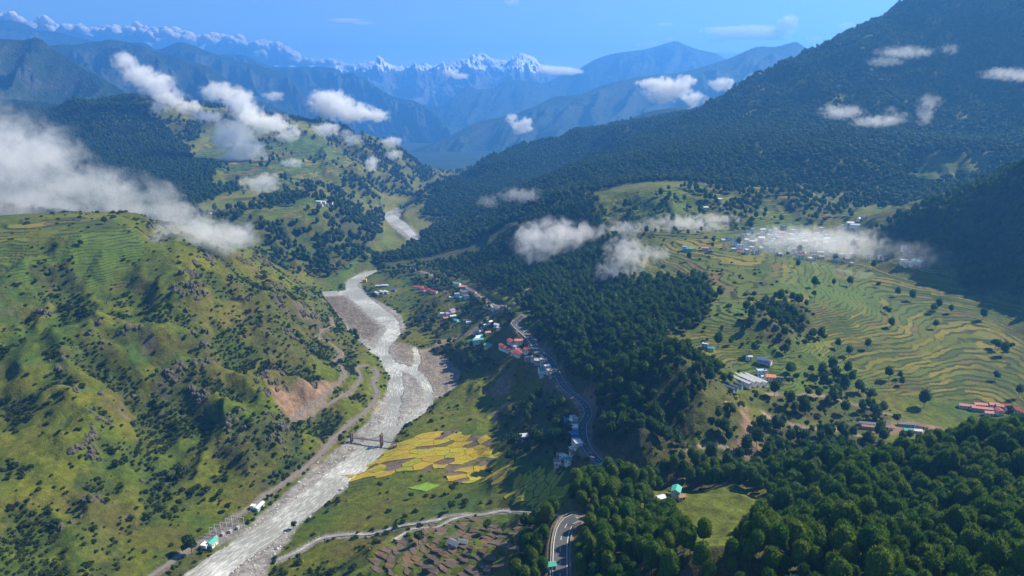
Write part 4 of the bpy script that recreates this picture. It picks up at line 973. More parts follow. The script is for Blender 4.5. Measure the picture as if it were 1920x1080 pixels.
def house(x, y, rz, L, W, H, roof, wall, label, group=None, kind='gable', nwin=3, name='house', cat='house', pitch=.5, z=None, storeys=1, tank=False):
    if z is None:
        c, s = math.cos(rz), math.sin(rz); q = [(x+a*L/2*c-b*W/2*s, y+a*L/2*s+b*W/2*c) for a in (-1, 1) for b in (-1, 1)]
        hz = height(np.array([p[0] for p in q]), np.array([p[1] for p in q])); z = float(np.mean(hz))+.15
    r = empty(name, (x, y, z), rz); tag(r, label, cat, group)
    g = kind == 'gable'; link('walls', wall_mesh(L, W, H, pitch, MC[wall], g), r)
    if g: link('roof', gable_mesh(L, W, H, pitch, MC[roof]), r)
    else:
        link('roof', box_mesh(('roof', L, W, H, roof), [(-L/2-.25, L/2+.25, -W/2-.25, W/2+.25, H+.003, H+.2), (-L/2-.25, L/2+.25, -W/2-.25, -W/2-.05, H+.2, H+.7), (-L/2-.25, L/2+.25, W/2+.05, W/2+.25, H+.2, H+.7), (-L/2-.25, -L/2-.05, -W/2-.05, W/2+.05, H+.2, H+.7), (L/2+.05, L/2+.25, -W/2-.05, W/2+.05, H+.2, H+.7)], MC[roof]), r)
        if tank: link('water_tank', box_mesh(('water_tank', L), [(L*.2, L*.2+1.1, -.55, .55, H+.203, H+1.5)], MC['dark']), r)
    wm = box_mesh(('window',), [(-.5, .5, -.06, .06, -.6, .6)], MC['dark'])
    for st in range(storeys):
        for side in (-1, 1):
            for i in range(nwin):
                if side == -1 and st == 0 and i == nwin//2: continue
                w_ = link('window', wm, r); w_.location = (L*((i+.5)/nwin-.5), side*(W/2+.01), 1.7+2.9*st)
    d = link('door', box_mesh(('door',), [(-.5, .5, -.05, .05, 0, 2.1)], MC['wood']), r); d.location = (L*((nwin//2+.5)/nwin-.5), -W/2-.01, 0)
    return r
def rot_of(ang):  # bearing of the long side in the photo, degrees counter-clockwise, roughly foreshortened on the ground
    a = math.radians(ang); return math.atan2(math.sin(a)*2.2, math.cos(a))
def hs(px, py): g = hit(px, py); return g[0], g[1]
HS = .8
def cluster(group, phrase, rows, cat='house', name='house'):
    cnt = {}
    for q in rows:
        px, py, L, W, H, ang, roof, wall, kind = q[:9]; x, y = hs(px, py); st = 2 if H > 5 else 1
        roofw = {'pink': 'pinkish red', 'sky': 'light blue', 'silver': 'pale tin', 'rust': 'rust brown', 'slate': 'dark slate'}.get(roof, roof)
        shape = 'gabled' if kind == 'gable' else 'flat'; ty = ('long ' if L > 13 else '')+('two-storey ' if st == 2 else '')
        base = f"{ty}{shape}-roofed {roofw} building"; cnt.setdefault(base, []).append((px, q))
    for base, lst in cnt.items():
        lst.sort(key=lambda t: t[0]); n = len(lst)
        for i, (px, q) in enumerate(lst):
            px, py, L, W, H, ang, roof, wall, kind = q[:9]; x, y = hs(px, py)
            if len(q) > 9: lab = q[9]
            elif n == 1: lab = f"{base} {phrase}"
            else:
                ordn = ['leftmost', 'second from left', 'third from left', 'fourth from left', 'fifth from left', 'sixth from left', 'seventh from left', 'eighth from left', 'ninth from left', 'tenth from left'][min(i, 9)] if i < n-1 else 'rightmost'
                lab = f"{base}, {ordn} {phrase}"
            house(x, y, rot_of(ang), L*HS, W*HS, H*.85, roof, wall, lab[:150], group, kind, 2 if L < 9 else 3 if L < 13 else 6, name=name, cat=cat, storeys=2 if H > 5 else 1, tank=(kind == 'flat' and L > 7))
gb = 'gable'; ft = 'flat'
cluster('houses of the white-roofed camp by the river', 'in the camp on the valley floor',
 [(892,623,9,6,3,15,'white','white',gb),(899,620,8,5,3,15,'white','white',gb),(907,618,9,6,3,15,'red','cream',gb),(912,613,9,6,3,10,'white','white',gb),(919,609,7,5,4,30,'white','white',gb),(932,614,9,6,3,-20,'white','white',gb),(936,618,7,5,3,-20,'white','white',gb),(915,628,8,6,3,10,'pink','cream',gb),(902,624,7,5,3,15,'silver','white',gb),
  (903,634,20,5,3,12,'white','white',gb),(901,638,20,5,3,12,'white','white',gb),(887,647,14,8,4,-20,'teal','white',gb),(900,642,24,7,4,10,'teal','white',gb),(916,647,13,8,4,-10,'teal','cream',gb)])
cluster('red-roofed school buildings', 'in the red-roofed group by the highway',
 [(943,652,15,7,4,-40,'red','white',gb),(952,658,15,7,4,-35,'red','white',gb),(960,645,17,8,4,-40,'red','white',gb),(965,664,12,7,4,-30,'red','cream',gb),(974,669,15,8,4,-40,'red','white',gb),(990,664,11,7,4,-20,'red','white',gb),(973,643,12,7,4,0,'pink','cream',gb),(976,659,10,7,4,-30,'pink','white',gb),(966,651,9,6,3.5,-30,'silver','white',gb)])
cluster('houses on the road above the red roofs', 'beside the road above the red roofs',
 [(992,677,12,7,3,5,'slate','grey',ft),(1003,680,10,7,3.5,-10,'grey','cream',ft),(1009,684,9,7,3.5,-10,'silver','grey',gb),(1019,684,9,7,6,0,'grey','white',ft),(1023,692,7,6,4,0,'red','white',gb),(1016,697,9,6,4,10,'teal','white',gb),(1026,698,9,7,6,-60,'white','sky',ft),(1017,704,8,6,4,0,'silver','white',gb),(1030,706,9,6,4,-60,'grey','white',ft),(1036,714,9,6,4,-60,'slate','grey',ft)])
cluster('houses of the upper hamlet', 'in the hamlet in the trees',
 [(858,537,12,8,6,-10,'teal','white',gb),(867,543,14,8,6,0,'pink','grey',gb),(861,549,12,8,4,0,'rust','cream',gb),(872,552,12,8,6,5,'grey','white',ft),(857,557,10,8,5.5,0,'sky','white',ft),(866,560,10,8,4,10,'teal','sky',gb),(876,557,12,8,4,0,'slate','white',gb),(889,551,11,7,4,-20,'rust','cream',gb),(785,541,22,7,4,-8,'red','white',gb),(800,545,26,7,4,-12,'red','white',gb),(814,550,16,7,4,-15,'red','white',gb),(799,549,9,7,4,0,'pink','cream',gb),(836,549,9,7,4,0,'rust','cream',ft),(846,562,8,6,4,0,'white','sky',ft)])
cluster('sheds on the river flat', 'on the flat by the river bend',
 [(707,550,15,6,3,-30,'white','white',gb),(717,549,17,6,3,-30,'white','white',gb),(725,549,17,6,3,-30,'white','white',gb),(712,538,18,7,3,0,'sky','grey',gb),(722,537,14,7,3,0,'silver','grey',gb),(684,528,9,8,6,0,'yellow','yellow',ft),(740,545,12,7,3,-20,'slate','grey',gb)])
cluster('houses of the purple-roofed group', 'in the group below the hamlet',
 [(847,588,12,8,6,30,'purple','white',gb),(841,592,13,8,4,20,'purple','sky',gb),(831,594,11,7,6,0,'white','white',ft),(837,599,11,7,4,0,'pink','white',gb),(849,596,11,7,4,10,'silver','sky',gb),(853,604,12,7,4,-10,'teal','white',gb),(861,607,8,6,3,0,'teal','grey',gb),(873,605,9,6,3,0,'slate','grey',ft),(879,607,8,6,3,0,'white','white',gb),(919,580,11,7,4,-50,'silver','white',gb),(925,584,9,6,4,-50,'grey','white',ft),(944,579,10,6,3.5,-10,'rust','grey',ft)])
cluster('shops and houses along the highway bend', 'in the row at the highway bend',
 [(1065,796,8,5,6,0,'teal','white',gb),(1065,804,8,5,6,0,'blue','blue',ft),(1074,798,8,6,6,-70,'silver','white',ft),(1078,804,7,5,6,-80,'grey','cream',ft),(1072,807,7,5,6,-80,'white','white',ft),(1078,813,7,5,3.5,-80,'rust','grey',ft),(1072,815,7,5,6,-80,'slate','white',ft),(1077,820,8,6,6,-85,'white','sky',ft),(1077,830,9,7,6,-85,'blue','blue',ft),(1078,838,8,6,4,-80,'grey','white',ft),(1083,844,9,7,6,-60,'silver','white',ft),(1073,848,6,5,3,-60,'white','grey',ft),(1074,854,7,5,3,-60,'rust','cream',ft),
  (1049,853,6,5,3,0,'grey','grey',ft),(1056,855,6,5,3,-30,'white','white',ft),(1063,857,6,5,3,-30,'silver','white',gb),(1062,862,7,5,3,-30,'teal','grey',gb),(1045,864,7,5,3,0,'pink','grey',ft),(1046,869,7,5,3,0,'white','cream',ft),(1067,867,7,5,4,-20,'teal','white',ft),(1058,864,6,5,3,0,'slate','grey',ft),
  (1129,883,5,4,3,20,'teal','white',gb),(1139,895,8,5,3,-20,'slate','grey',ft),(1147,890,5,3,3,-20,'white','white',ft)])
cluster('buildings of the hillside camp', 'in the camp on the wooded hillside',
 [(1386,717,30,3.6,2.6,-38,'white','white',gb,'long white barrack roof, leftmost of the four parallel ones on the hillside'),(1396,715.5,30,3.6,2.6,-38,'white','white',gb,'long white barrack roof, second from left of the four parallel ones'),(1407,714,30,3.6,2.6,-38,'white','white',gb,'long white barrack roof, third from left of the four parallel ones'),(1418,712.5,30,3.6,2.6,-38,'white','white',gb,'long white barrack roof, rightmost of the four parallel ones'),
  (1365,722,16,3,2.4,-32,'slate','sky',gb,'dark blue-grey shed row left of the white barracks, leftmost one'),(1372,721,16,3,2.4,-32,'slate','sky',gb,'dark blue-grey shed row left of the white barracks, middle one'),(1380,721,16,3,2.4,-32,'slate','sky',gb,'dark blue-grey shed row left of the white barracks, nearest the white roofs'),
  (1428,703,11,7,6,0,'sky','sky',ft),(1433,708,8,5,3,0,'silver','white',gb),(1444,711,10,7,4,-5,'orange','cream',gb),(1460,713,9,5,3,-10,'slate','grey',ft),(1432,683,13,6,4,-20,'blue','sky',gb),(1440,686,7,5,4,-20,'pink','white',ft),(1425,681,6,4,3,-20,'white','white',gb),(1404,673,7,4,3,-5,'silver','white',gb),(1322,653,7,5,5.5,-15,'silver','sky',ft),(1333,658,7,5,3.5,-10,'teal','white',gb),(1364,765,5,2.5,2.5,-10,'yellow','cream',ft)])
cluster('red-roofed buildings near the right edge', 'near the right edge of the picture',
 [(1812,765,15,5,3,-8,'pink','white',gb),(1840,770,20,5,3,-8,'pink','grey',gb),(1840,763,15,5,3,-5,'pink','white',gb),(1862,763,9,5,3,-5,'pink','white',gb),(1853,778,8,5,3,-5,'pink','white',gb),(1873,776,8,6,4,70,'red','white',gb),(1876,766,9,5,3,-10,'pink','white',gb),(1904,772,20,6,3,-48,'red','cream',gb)])
cluster('grey sheds behind the pine hill', 'behind the pine hill',
 [(1622,798,12,4,3,-6,'slate','grey',gb),(1634,799,13,4,3,-6,'slate','grey',gb),(1629,804,14,4,3,-6,'rust','grey',gb),(1655,801,13,4,3,-8,'slate','grey',gb),(1662,805,12,4,3,-8,'rust','white',gb),(1697,799,14,4,3,-4,'slate','grey',gb),(1711,800,12,4,3,-4,'slate','white',gb),(1705,811,11,5,3,-5,'teal','white',gb),(1720,812,7,4,3,-5,'silver','white',gb),(1731,804,9,4,3,-15,'rust','cream',gb)])
cluster('farmhouses above the big village', 'on the slope above the misty village',
 [(1593,424,14,8,6,0,'silver','white',gb),(1602,426,18,9,4,-5,'sky','white',gb),(1585,427,12,8,4,0,'white','white',ft),(1608,430,12,8,4,0,'slate','white',ft),(1613,412,12,7,4,10,'silver','white',gb),(1621,409,10,7,4,0,'grey','cream',ft),(1576,430,10,7,4,0,'grey','white',ft),(1540,433,10,7,6,0,'white','white',ft),(1348,377,9,6,3,0,'white','white',gb),(1355,392,9,6,3,0,'silver','white',gb),(1490,385,10,7,4,0,'slate','cream',gb),(1323,391,9,6,4,0,'white','cream',gb),(1293,470,13,8,4,-5,'teal','sky',gb),(1284,469,9,7,6,0,'sky','white',ft),(1322,469,12,7,4,-5,'pink','cream',gb),(1330,474,9,6,3,0,'slate','grey',ft)])
cluster('houses right of the misty village', 'in the hamlet right of the misty village',
 [(1697,468,12,7,6,0,'sky','white',ft),(1702,473,9,7,4,0,'silver','white',gb),(1717,488,12,8,4,5,'teal','white',gb),(1724,491,10,7,4,0,'teal','sky',gb),(1711,493,9,7,4,0,'white','white',ft),(1694,492,10,7,6,0,'white','white',ft),(1700,496,9,7,4,0,'slate','cream',ft),(1729,496,8,6,4,0,'grey','grey',ft),(1652,483,9,7,4,0,'white','white',ft),(1660,486,9,6,4,0,'rust','cream',ft)])
cluster('houses on the far shelf', 'on the field shelf across the river',
 [(598,383,14,8,5.5,0,'white','white',gb),(606,381,14,8,4,0,'silver','white',gb),(613,384,12,8,4,0,'white','white',ft),(620,383,12,8,4,0,'sky','white',gb),(602,387,10,7,4,0,'slate','cream',gb),(401,403,14,9,4,0,'silver','white',gb),(409,404,13,9,5.5,0,'white','cream',ft),(415,406,12,8,4,0,'pink','white',gb)])
# the big village in the mist
Rv = np.random.default_rng(31); AREA = wp((1345,455),(1400,432),(1470,430),(1560,440),(1625,455),(1640,480),(1600,497),(1520,492),(1470,480),(1400,480),(1360,475)); cells_v = []
bb0, bb1 = AREA[:, :2].min(0), AREA[:, :2].max(0)
for gy_ in np.arange(bb0[1], bb1[1], 14):
    for gx_ in np.arange(bb0[0], bb1[0], 15):
        x_, y_ = gx_+Rv.uniform(-4, 4), gy_+Rv.uniform(-4, 4)
        if inpoly(np.array([x_]), np.array([y_]), AREA)[0] > 0 and Rv.uniform() < .66: cells_v.append((x_, y_))
cx_, cy_ = np.mean(cells_v, 0)
for x_, y_ in cells_v:
    roof = Rv.choice(['white', 'silver', 'grey', 'sky', 'slate', 'blue', 'pink', 'teal', 'purple', 'cream'], p=[.22, .18, .16, .1, .12, .05, .05, .04, .03, .05]); wall = Rv.choice(['white', 'cream', 'sky', 'grey', 'pink'], p=[.5, .2, .1, .12, .08])
    kd = gb if Rv.uniform() < .4 else ft; big_ = Rv.uniform() < .4
    where = ('left' if x_ < cx_-60 else 'right' if x_ > cx_+60 else 'middle')+(' back' if y_ > cy_+25 else ' front' if y_ < cy_-25 else '')
    lab = f"{'tall' if big_ else 'low'} {wall}-walled house, {'gabled' if kd == gb else 'flat'} {roof} roof, {where} of misty village"
    house(x_, y_, Rv.choice([0, .2, -.25, 1.57]), Rv.choice([5.5, 7, 9]), Rv.choice([4.5, 5.5, 6]), 5.6 if big_ else 3.0, roof, wall, lab, 'houses of the misty village', kd, 2, storeys=2 if big_ else 1)
print('village', len(cells_v))
# near houses
x, y = hs(398, 1022); A0 = math.atan2(TRACK[40][1]-TRACK[30][1], TRACK[40][0]-TRACK[30][0])
house(x, y, A0, 7.5, 5.5, 3.4, 'teal', 'white', 'white riverside house with a bright teal gabled roof below the track', None, gb, 3)
x, y = hs(386, 1027); house(x, y, A0, 5.5, 4.5, 3.2, 'white', 'white', 'flat-roofed white annex at the left of the teal-roofed riverside house', None, ft, 2)
x, y = hs(486, 951); house(x, y, A0, 10, 3.6, 2.4, 'silver', 'sky', 'long narrow tin-roofed shed beside the track above the river', None, gb, 4)
x, y = hs(475, 953); house(x, y, A0, 3.5, 3, 2.6, 'white', 'white', 'tiny white hut at the near end of the tin-roofed riverside shed', None, ft, 2)
x, y = hs(852, 1032); house(x, y, -.6, 7.5, 5, 3.4, 'slate', 'grey', 'small grey field hut with dark gabled roof among the brown paddies, left one', None, gb, 2)
x, y = hs(868, 1028); house(x, y, -.3, 6, 3.5, 2.4, 'slate', 'grey', 'low dark-roofed shed just right of the grey field hut', None, gb, 2)
x, y = hs(980, 826); house(x, y, .2, 9, 6, 4, 'silver', 'white', 'white house with tin roof right of the big dark tree by the gold paddies', None, gb, 3)
x, y = hs(1267, 934); r = house(x, y, 1.2, 6.5, 5, 5.4, 'teal', 'sky', 'two-storey teal-roofed house at the left end of the forest clearing', None, gb, 3, storeys=2)
x, y = hs(1238, 942); house(x, y, .4, 4.6, 3.6, 2.7, 'silver', 'grey', 'small grey hut among trees left of the teal clearing house', None, gb, 2)
x, y = hs(1277, 938); house(x, y, .3, 4, 3, 2.6, 'rust', 'cream', 'little rust-roofed outhouse right of the teal clearing house', None, gb, 2)
x, y = hs(1034, 1073); house(x, y, .2, 3.5, 3, 2.6, 'teal', 'white', 'tiny teal-roofed kiosk at the foot of the near highway', None, gb, 2)

# ------------------------------------------------------------------ footbridge, switchyard, poles
def tube_mesh(name, pts, r, mat, sides=5):
    V = []; Fc = []; pts = [np.array(p, float) for p in pts]
    for i, p in enumerate(pts):
        d = pts[min(i+1, len(pts)-1)]-pts[max(i-1, 0)]; d /= np.linalg.norm(d)+1e-9; u = np.cross(d, [.2, .3, .93]); u /= np.linalg.norm(u)+1e-9; v = np.cross(d, u)
        for k in range(sides): t = 2*math.pi*k/sides; V.append(p+r*(u*math.cos(t)+v*math.sin(t)))
    for i in range(len(pts)-1):
        for k in range(sides): j = (k+1) % sides; Fc.append((i*sides+k, i*sides+j, (i+1)*sides+j, (i+1)*sides+k))
    return mesh(name, V, Fc, mat)
M_STEEL = col_mat('bridge_steel', (.10, .09, .085), .6); M_BRICK = flat_mat('bridge_masonry', (.20, .13, .10), .9)
a = at_river(660, 829); b = at_river(716, 836); c_ = at_river(742, 840); top = 5.0
bx = empty('footbridge', (a[0], a[1], 3.5)); tag(bx, 'narrow dark suspension footbridge with brick gate towers across the river', 'bridge')
base = np.array([a[0], a[1], 3.5])
def rel(p): return np.array(p)-base
dv = (b-a)[:2]; Lb = np.linalg.norm(dv); dv /= Lb; nv = np.array([-dv[1], dv[0]]); zd = 6.2
def bp(s, o, z): q = a[:2]+dv*s+nv*o; return rel([q[0], q[1], z])
V = [bp(s, o, z) for s in (-4, Lb+16) for o in (-1.0, 1.0) for z in (zd, zd+.25)]
link('deck', mesh('deck', V, [(0, 2, 6, 4), (1, 5, 7, 3), (0, 1, 3, 2), (4, 6, 7, 5), (0, 4, 5, 1), (2, 3, 7, 6)], M_STEEL), bx)
for s0, hh_ in ((0, 6.5), (Lb, 8.5)):
    bs = []
    for o in (-1.7, 1.7):
        P8 = [bp(s0+ds, o+do, z) for z in (-1, zd+hh_) for ds, do in ((-.9, -.55), (.9, -.55), (.9, .55), (-.9, .55))]; bs.append(P8)
    P8 = [bp(s0+ds, do, z) for z in (zd+hh_-2.0, zd+hh_-.6) for ds, do in ((-.8, -1.14), (.8, -1.14), (.8, 1.14), (-.8, 1.14))]; bs.append(P8)
    V = sum(bs, []); Fc = [tuple(8*k+i for i in f) for k in range(3) for f in ((0, 3, 2, 1), (4, 5, 6, 7), (0, 1, 5, 4), (1, 2, 6, 5), (2, 3, 7, 6), (3, 0, 4, 7))]
    link('gate_tower', mesh('gate_tower', V, Fc, M_BRICK), bx)
for o in (-1.2, 1.2):
    cp = [bp(-16, o, zd-2)]+[bp(Lb*t, o, zd+.9+(4*(t-.5)**2)*6.2) for t in np.linspace(0, 1, 17)]+[bp(Lb+20, o, zd-1)]
    link('cable', tube_mesh('cable', cp, .14, M_STEEL, 4), bx)
    hm = MBV = []; V = []; Fc = []
    for t in np.linspace(.06, .94, 16):
        p0 = bp(Lb*t, o, zd+.2); p1 = bp(Lb*t, o, zd+.9+(4*(t-.5)**2)*6.2); k0 = len(V)
        V += [p0-[.05, 0, 0], p0+[.05, 0, 0], p1+[.05, 0, 0], p1-[.05, 0, 0], p0-[0, .05, 0], p0+[0, .05, 0], p1+[0, .05, 0], p1-[0, .05, 0]]; Fc += [(k0, k0+1, k0+2, k0+3), (k0+4, k0+5, k0+6, k0+7)]
    link('hangers', mesh('hangers', V, Fc, M_STEEL), bx)['kind'] = 'stuff'
    V = [bp(s, o*.84, z) for s in (-4, Lb+16) for z in (zd+.9, zd+1.05)]; link('rail', tube_mesh('rail', [bp(-4, o*.84, zd+1), bp(Lb+16, o*.84, zd+1)], .08, M_STEEL, 4), bx)
x, y = hs(740, 838); house(x, y, .2, 4, 3, 3, 'rust', 'grey', 'small brown guard hut at the right end of the footbridge', None, ft, 2)
# switchyard
M_GALV = col_mat('galvanised_steel', (.42, .43, .44), .5)
Ry = np.random.default_rng(5); k_ = 0
def frame_mesh():
    V = []; Fc = []
    for bx_ in ((-3, -2.7, -.15, .15, 0, 8), (2.7, 3, -.15, .15, 0, 8), (-2.7, 2.7, -.15, .15, 7.4, 7.7)):
        x0, x1, y0, y1, z0, z1 = bx_; o = len(V); V += [(x, y, z) for z in (z0, z1) for x, y in ((x0, y0), (x1, y0), (x1, y1), (x0, y1))]
        Fc += [tuple(o+i for i in f) for f in ((0, 3, 2, 1), (4, 5, 6, 7), (0, 1, 5, 4), (1, 2, 6, 5), (2, 3, 7, 6), (3, 0, 4, 7))]
    return mesh('gantry_frame', V, Fc, M_GALV)
FM = frame_mesh(); IM = tube_mesh('insulator', [(0, 0, 5.6), (0, 0, 7.4)], .18, MC['dark'], 6)
SWY = [(400,1006,'nearest the teal-roofed house'),(409,1000,'second from the teal-roofed house'),(420,996,'in the middle of the gravel yard'),(430,989,'second from the far end'),(441,983,'at the far end of the gravel yard'),(452,984,'at the riverside corner of the yard')]
for px, py, ww in SWY:
    x, y = hs(px, py); z = float(height(x, y)[0]); g = empty('switchyard_gantry', (x, y, z), A0+1.57); tag(g, 'grey steel gantry of the riverside switchyard, '+ww, 'gantry', 'gantries of the riverside switchyard')
    link('frame', FM, g)
    for dx in (-1.6, 0, 1.6): q = link('insulator', IM, g); q.location = (dx, 0, 0)
TM_ = box_mesh(('transformer_tank',), [(-1.3, 1.3, -.9, .9, 0, 2.2)], MC['grey']); RM_ = box_mesh(('radiator_fins',), [(-1.1+i*.4, -.9+i*.4, .9, 1.4, .3, 1.9) for i in range(6)], MC['slate'])
for px, py, ww in [(405,1010,'beside the white annex'),(418,1003,'in the middle'),(432,997,'towards the river'),(446,990,'at the far end')]:
    x, y = hs(px, py); z = float(height(x, y)[0]); g = empty('transformer', (x, y, z), A0); tag(g, 'grey power transformer in the gravel switchyard, '+ww, 'transformer', 'transformers of the riverside switchyard')
    link('tank', TM_, g); link('radiator', RM_, g)
# boulders
RB_ = np.random.default_rng(77)
def rock_mesh(i):
    v, f = ICO1; v = v*(1+.35*n3(v, 1.3, 200+i))[:, None]*np.array([1, .8, .6]); return mesh('boulder', v, f, M_ROCK)
M_ROCK = flat_mat('river_stone', (.42, .40, .37), .9, .3, 1.2); RK_ = [rock_mesh(i) for i in range(3)]
xs_ = RB_.uniform(-420, 60, 90000); ys_ = RB_.uniform(380, 1250, 90000); bm_ = bedmask(xs_, ys_); wm_ = watermask(xs_, ys_)
k = (bm_ > -1) & (RB_.uniform(size=len(xs_)) < np.where(wm_ > 2, .02, .30)*(.35+.65*(np.abs(wm_+1) < 5))*np.where(ys_ > 800, .4, 1)*np.where(fbm(xs_, ys_, 18, 2, 13) > -.1, 1, .25)); xs_, ys_ = xs_[k], ys_[k]; zs_ = height(xs_, ys_); n = len(xs_)
srcs = []
for i, (px, py, lb) in enumerate([(560,905,'largest pale boulder at the left water edge below the footbridge'),(640,918,'grey boulder on the gravel bar right of the rapids'),(520,1030,'white boulder on the gravel near the stream mouth')]):
    g = at_river(px, py); o = link('boulder', RK_[i]); o.location = (g[0], g[1], float(height(g[0], g[1])[0])+.3); o.scale = (2.2, 2.2, 2.2); tag(o, lb, 'boulder'); srcs.append((o,))
gn_forest('river_stones', '', np.stack([xs_, ys_, zs_], -1), RB_.uniform(.3, 1.0, n)**1.5*1.5, RB_.uniform(0, 6.28, n), RB_.integers(0, 3, n), srcs)
print('stones', n)

# weathered rock standing out of the steep left hill
xs_ = RB_.uniform(-620, -60, 60000); ys_ = RB_.uniform(430, 1180, 60000); hz_ = bil(BASE2, xs_, ys_)
k = visible(np.stack([xs_, ys_, hz_], -1)); xs_, ys_ = xs_[k], ys_[k]
cx2 = bil(BASE2, xs_, ys_)-bil(BLUR8, xs_, ys_); k = (xs_ < -75-(ys_-400)*.33) & (inpoly(xs_, ys_, LTOP) < -5) & (bil(SLOPE, xs_, ys_) > .42) & (cx2 > 1.2) & (fbm(xs_, ys_, 34, 3, 66) > .10) & (RB_.uniform(size=len(xs_)) < .5)
for L in (TRACK, PATHS[0], PATHS[1]): k &= dline(xs_, ys_, L)[0] > 7
xs_, ys_ = xs_[k], ys_[k]; zs_ = height(xs_, ys_); n = len(xs_); M_CRAG = flat_mat('crag', (.085, .078, .058), .95, .5, .5); srcs = []
for i, (px, py, lb) in enumerate([(430,520,'dark crag on the brow of the left hill under the spilling cloud'),(250,745,'brown crag above the scrubby gully on the left hill'),(500,660,'rock knob high on the left hill above the track loops')]):
    v, f = ICO2; v = v*(1+.5*n3(v, 1.1, 300+i)+.25*n3(v, 3.0, 310+i))[:, None]*np.array([1, .8, 1.1]); g = hit(px, py); o = link('crag', mesh('crag', v, f, M_CRAG)); o.location = tuple(g); o.scale = (3, 3, 3); tag(o, lb, 'rock'); srcs.append((o,))
gn_forest('rock_outcrops', '', np.stack([xs_, ys_, zs_-.4], -1), RB_.uniform(.5, 1.7, n)**1.6*1.5, RB_.uniform(0, 6.28, n), RB_.integers(0, 3, n), srcs)
print('crags', n)
# ------------------------------------------------------------------ clouds and mist hanging in the valley
def cloud(name, label, blobs, t, dens, cat='cloud', group=None, nscale=None, amp=1.0, bias=.0, depth=1.0, sharp=3.0):
    C = []; Rr_ = []
    for b in blobs:
        px, py, rx, ry = b[:4]; tt = b[4] if len(b) > 4 else t
        c = at_t(px, py, tt); C.append(c); k = tt/F; Rr_.append(np.array([rx*k, max(ry, rx*.55)*k*depth, ry*k]))
    C = np.array(C); Rr_ = np.array(Rr_); g = 1.35
    lo = (C-Rr_*g).min(0); hi = (C+Rr_*g).max(0); mid = (lo+hi)/2; h = (hi-lo)/2
    v = [(sx*h[0], sy*h[1], sz*h[2]) for sz in (-1, 1) for sx, sy in ((-1, -1), (1, -1), (1, 1), (-1, 1))]
    fc = [(0, 3, 2, 1), (4, 5, 6, 7), (0, 1, 5, 4), (1, 2, 6, 5), (2, 3, 7, 6), (3, 0, 4, 7)]
    m = bpy.data.materials.new(name); m.use_nodes = True; nt = m.node_tree; nt.nodes.clear(); k = N(nt)
    o_ = k.n('OutputMaterial'); pv = k.n('VolumePrincipled'); pv.inputs['Color'].default_value = (1, 1, 1, 1); pv.inputs['Anisotropy'].default_value = .0
    pos = k.n('TexCoord').outputs['Object']; best = None
    for c, r in zip(C, Rr_):
        s1 = k.n('VectorMath', operation='SUBTRACT'); k.L(pos, s1.inputs[0]); s1.inputs[1].default_value = tuple(c-mid)
        s2 = k.n('VectorMath', operation='DIVIDE'); k.L(s1.outputs[0], s2.inputs[0]); s2.inputs[1].default_value = tuple(r)
        s3 = k.n('VectorMath', operation='LENGTH'); k.L(s2.outputs[0], s3.inputs[0])
        f = k.math('SUBTRACT', 1.0, s3.outputs['Value'])
        best = f if best is None else k.math('SMOOTH_MAX', best, f, .15)
    sc_ = nscale or 1.0/float(np.median(Rr_[:, 2])*1.1)
    w1 = k.n('TexNoise'); k.L(pos, w1.inputs['Vector']); w1.inputs['Scale'].default_value = sc_*1.15; w1.inputs['Detail'].default_value = 7; w1.inputs['Roughness'].default_value = .66; w1.inputs['Distortion'].default_value = .6
    n = k.math('MULTIPLY', k.math('SUBTRACT', w1.outputs[0], .5+bias), 3.6*amp)
    d = k.math('MULTIPLY', k.math('ADD', best, n), sharp, clamp=True)
    d = k.math('MULTIPLY', d, k.math('MULTIPLY', k.math('ADD', best, .32), 4.0, clamp=True))
    k.L(k.math('MULTIPLY', d, dens), pv.inputs['Density']); k.L(pv.outputs[0], o_.inputs['Volume'])
    m.cycles.volume_step_rate = .45
    ob = link('cloud', mesh(name, v, fc, m)); ob.location = tuple(mid); tag(ob, label, cat, group); return ob
def T(px, py, t): return at_t(px, py, t)
cloud('cloud', 'big grey-white cloud bank pouring in at the left edge behind the near hill', [(-60,300,170,110),(50,300,110,80),(0,390,190,60),(150,350,120,40),(215,372,90,40),(300,372,60,30),(270,395,120,26)], 1150, .010, amp=1.0, sharp=1.6)
cloud('cloud', 'soft pale cloud spilling over the rocky brow of the left hill', [(400,446,76,38,860),(318,470,70,30,850),(450,440,36,26,880),(350,430,60,30,870),(300,495,40,16,840)], 860, .026, amp=.9, sharp=1.7)
cloud('cloud', 'white slanting cloud on the dark forested slope, upper left', [(236,118,24,18),(262,142,34,22),(292,160,34,26),(318,186,34,18),(352,200,34,12),(300,200,22,12)], 2330, .03, sharp=2.4, amp=.95)
cloud('cloud', 'large tall white cloud in the middle of the terraced slope across the valley', [(412,172,36,18),(448,190,34,24),(466,218,34,26),(440,250,46,26),(455,282,44,28),(440,300,30,16),(504,232,46,18),(540,252,24,14),(388,218,32,12),(425,262,30,20)], 2100, .032, sharp=2.4, amp=.95)
cloud('cloud', 'bright white cloud hovering over the far gorge, upper centre-left', [(622,196,42,26),(660,212,44,18),(700,216,30,12),(602,180,20,14)], 2700, .035, sharp=3, amp=.85)
cloud('cloud', 'small white puff just below the bright gorge cloud', [(610,243,26,14)], 2500, .03)
cloud('cloud', 'faint white puff low on the sunlit slope above the field shelf', [(488,345,36,18),(502,333,18,12)], 1650, .022, amp=1.1)
cloud('cloud', 'tiny cloud beside the spur end, uppermost of three near the gorge', [(733,266,19,11)], 2700, .03)
cloud('cloud', 'tiny vertical puff on the spur above the river gorge', [(697,306,13,15)], 2250, .03)
cloud('cloud', 'tiny cloud scrap on the spur crest right of the vertical puff', [(738,290,16,10)], 2650, .025)
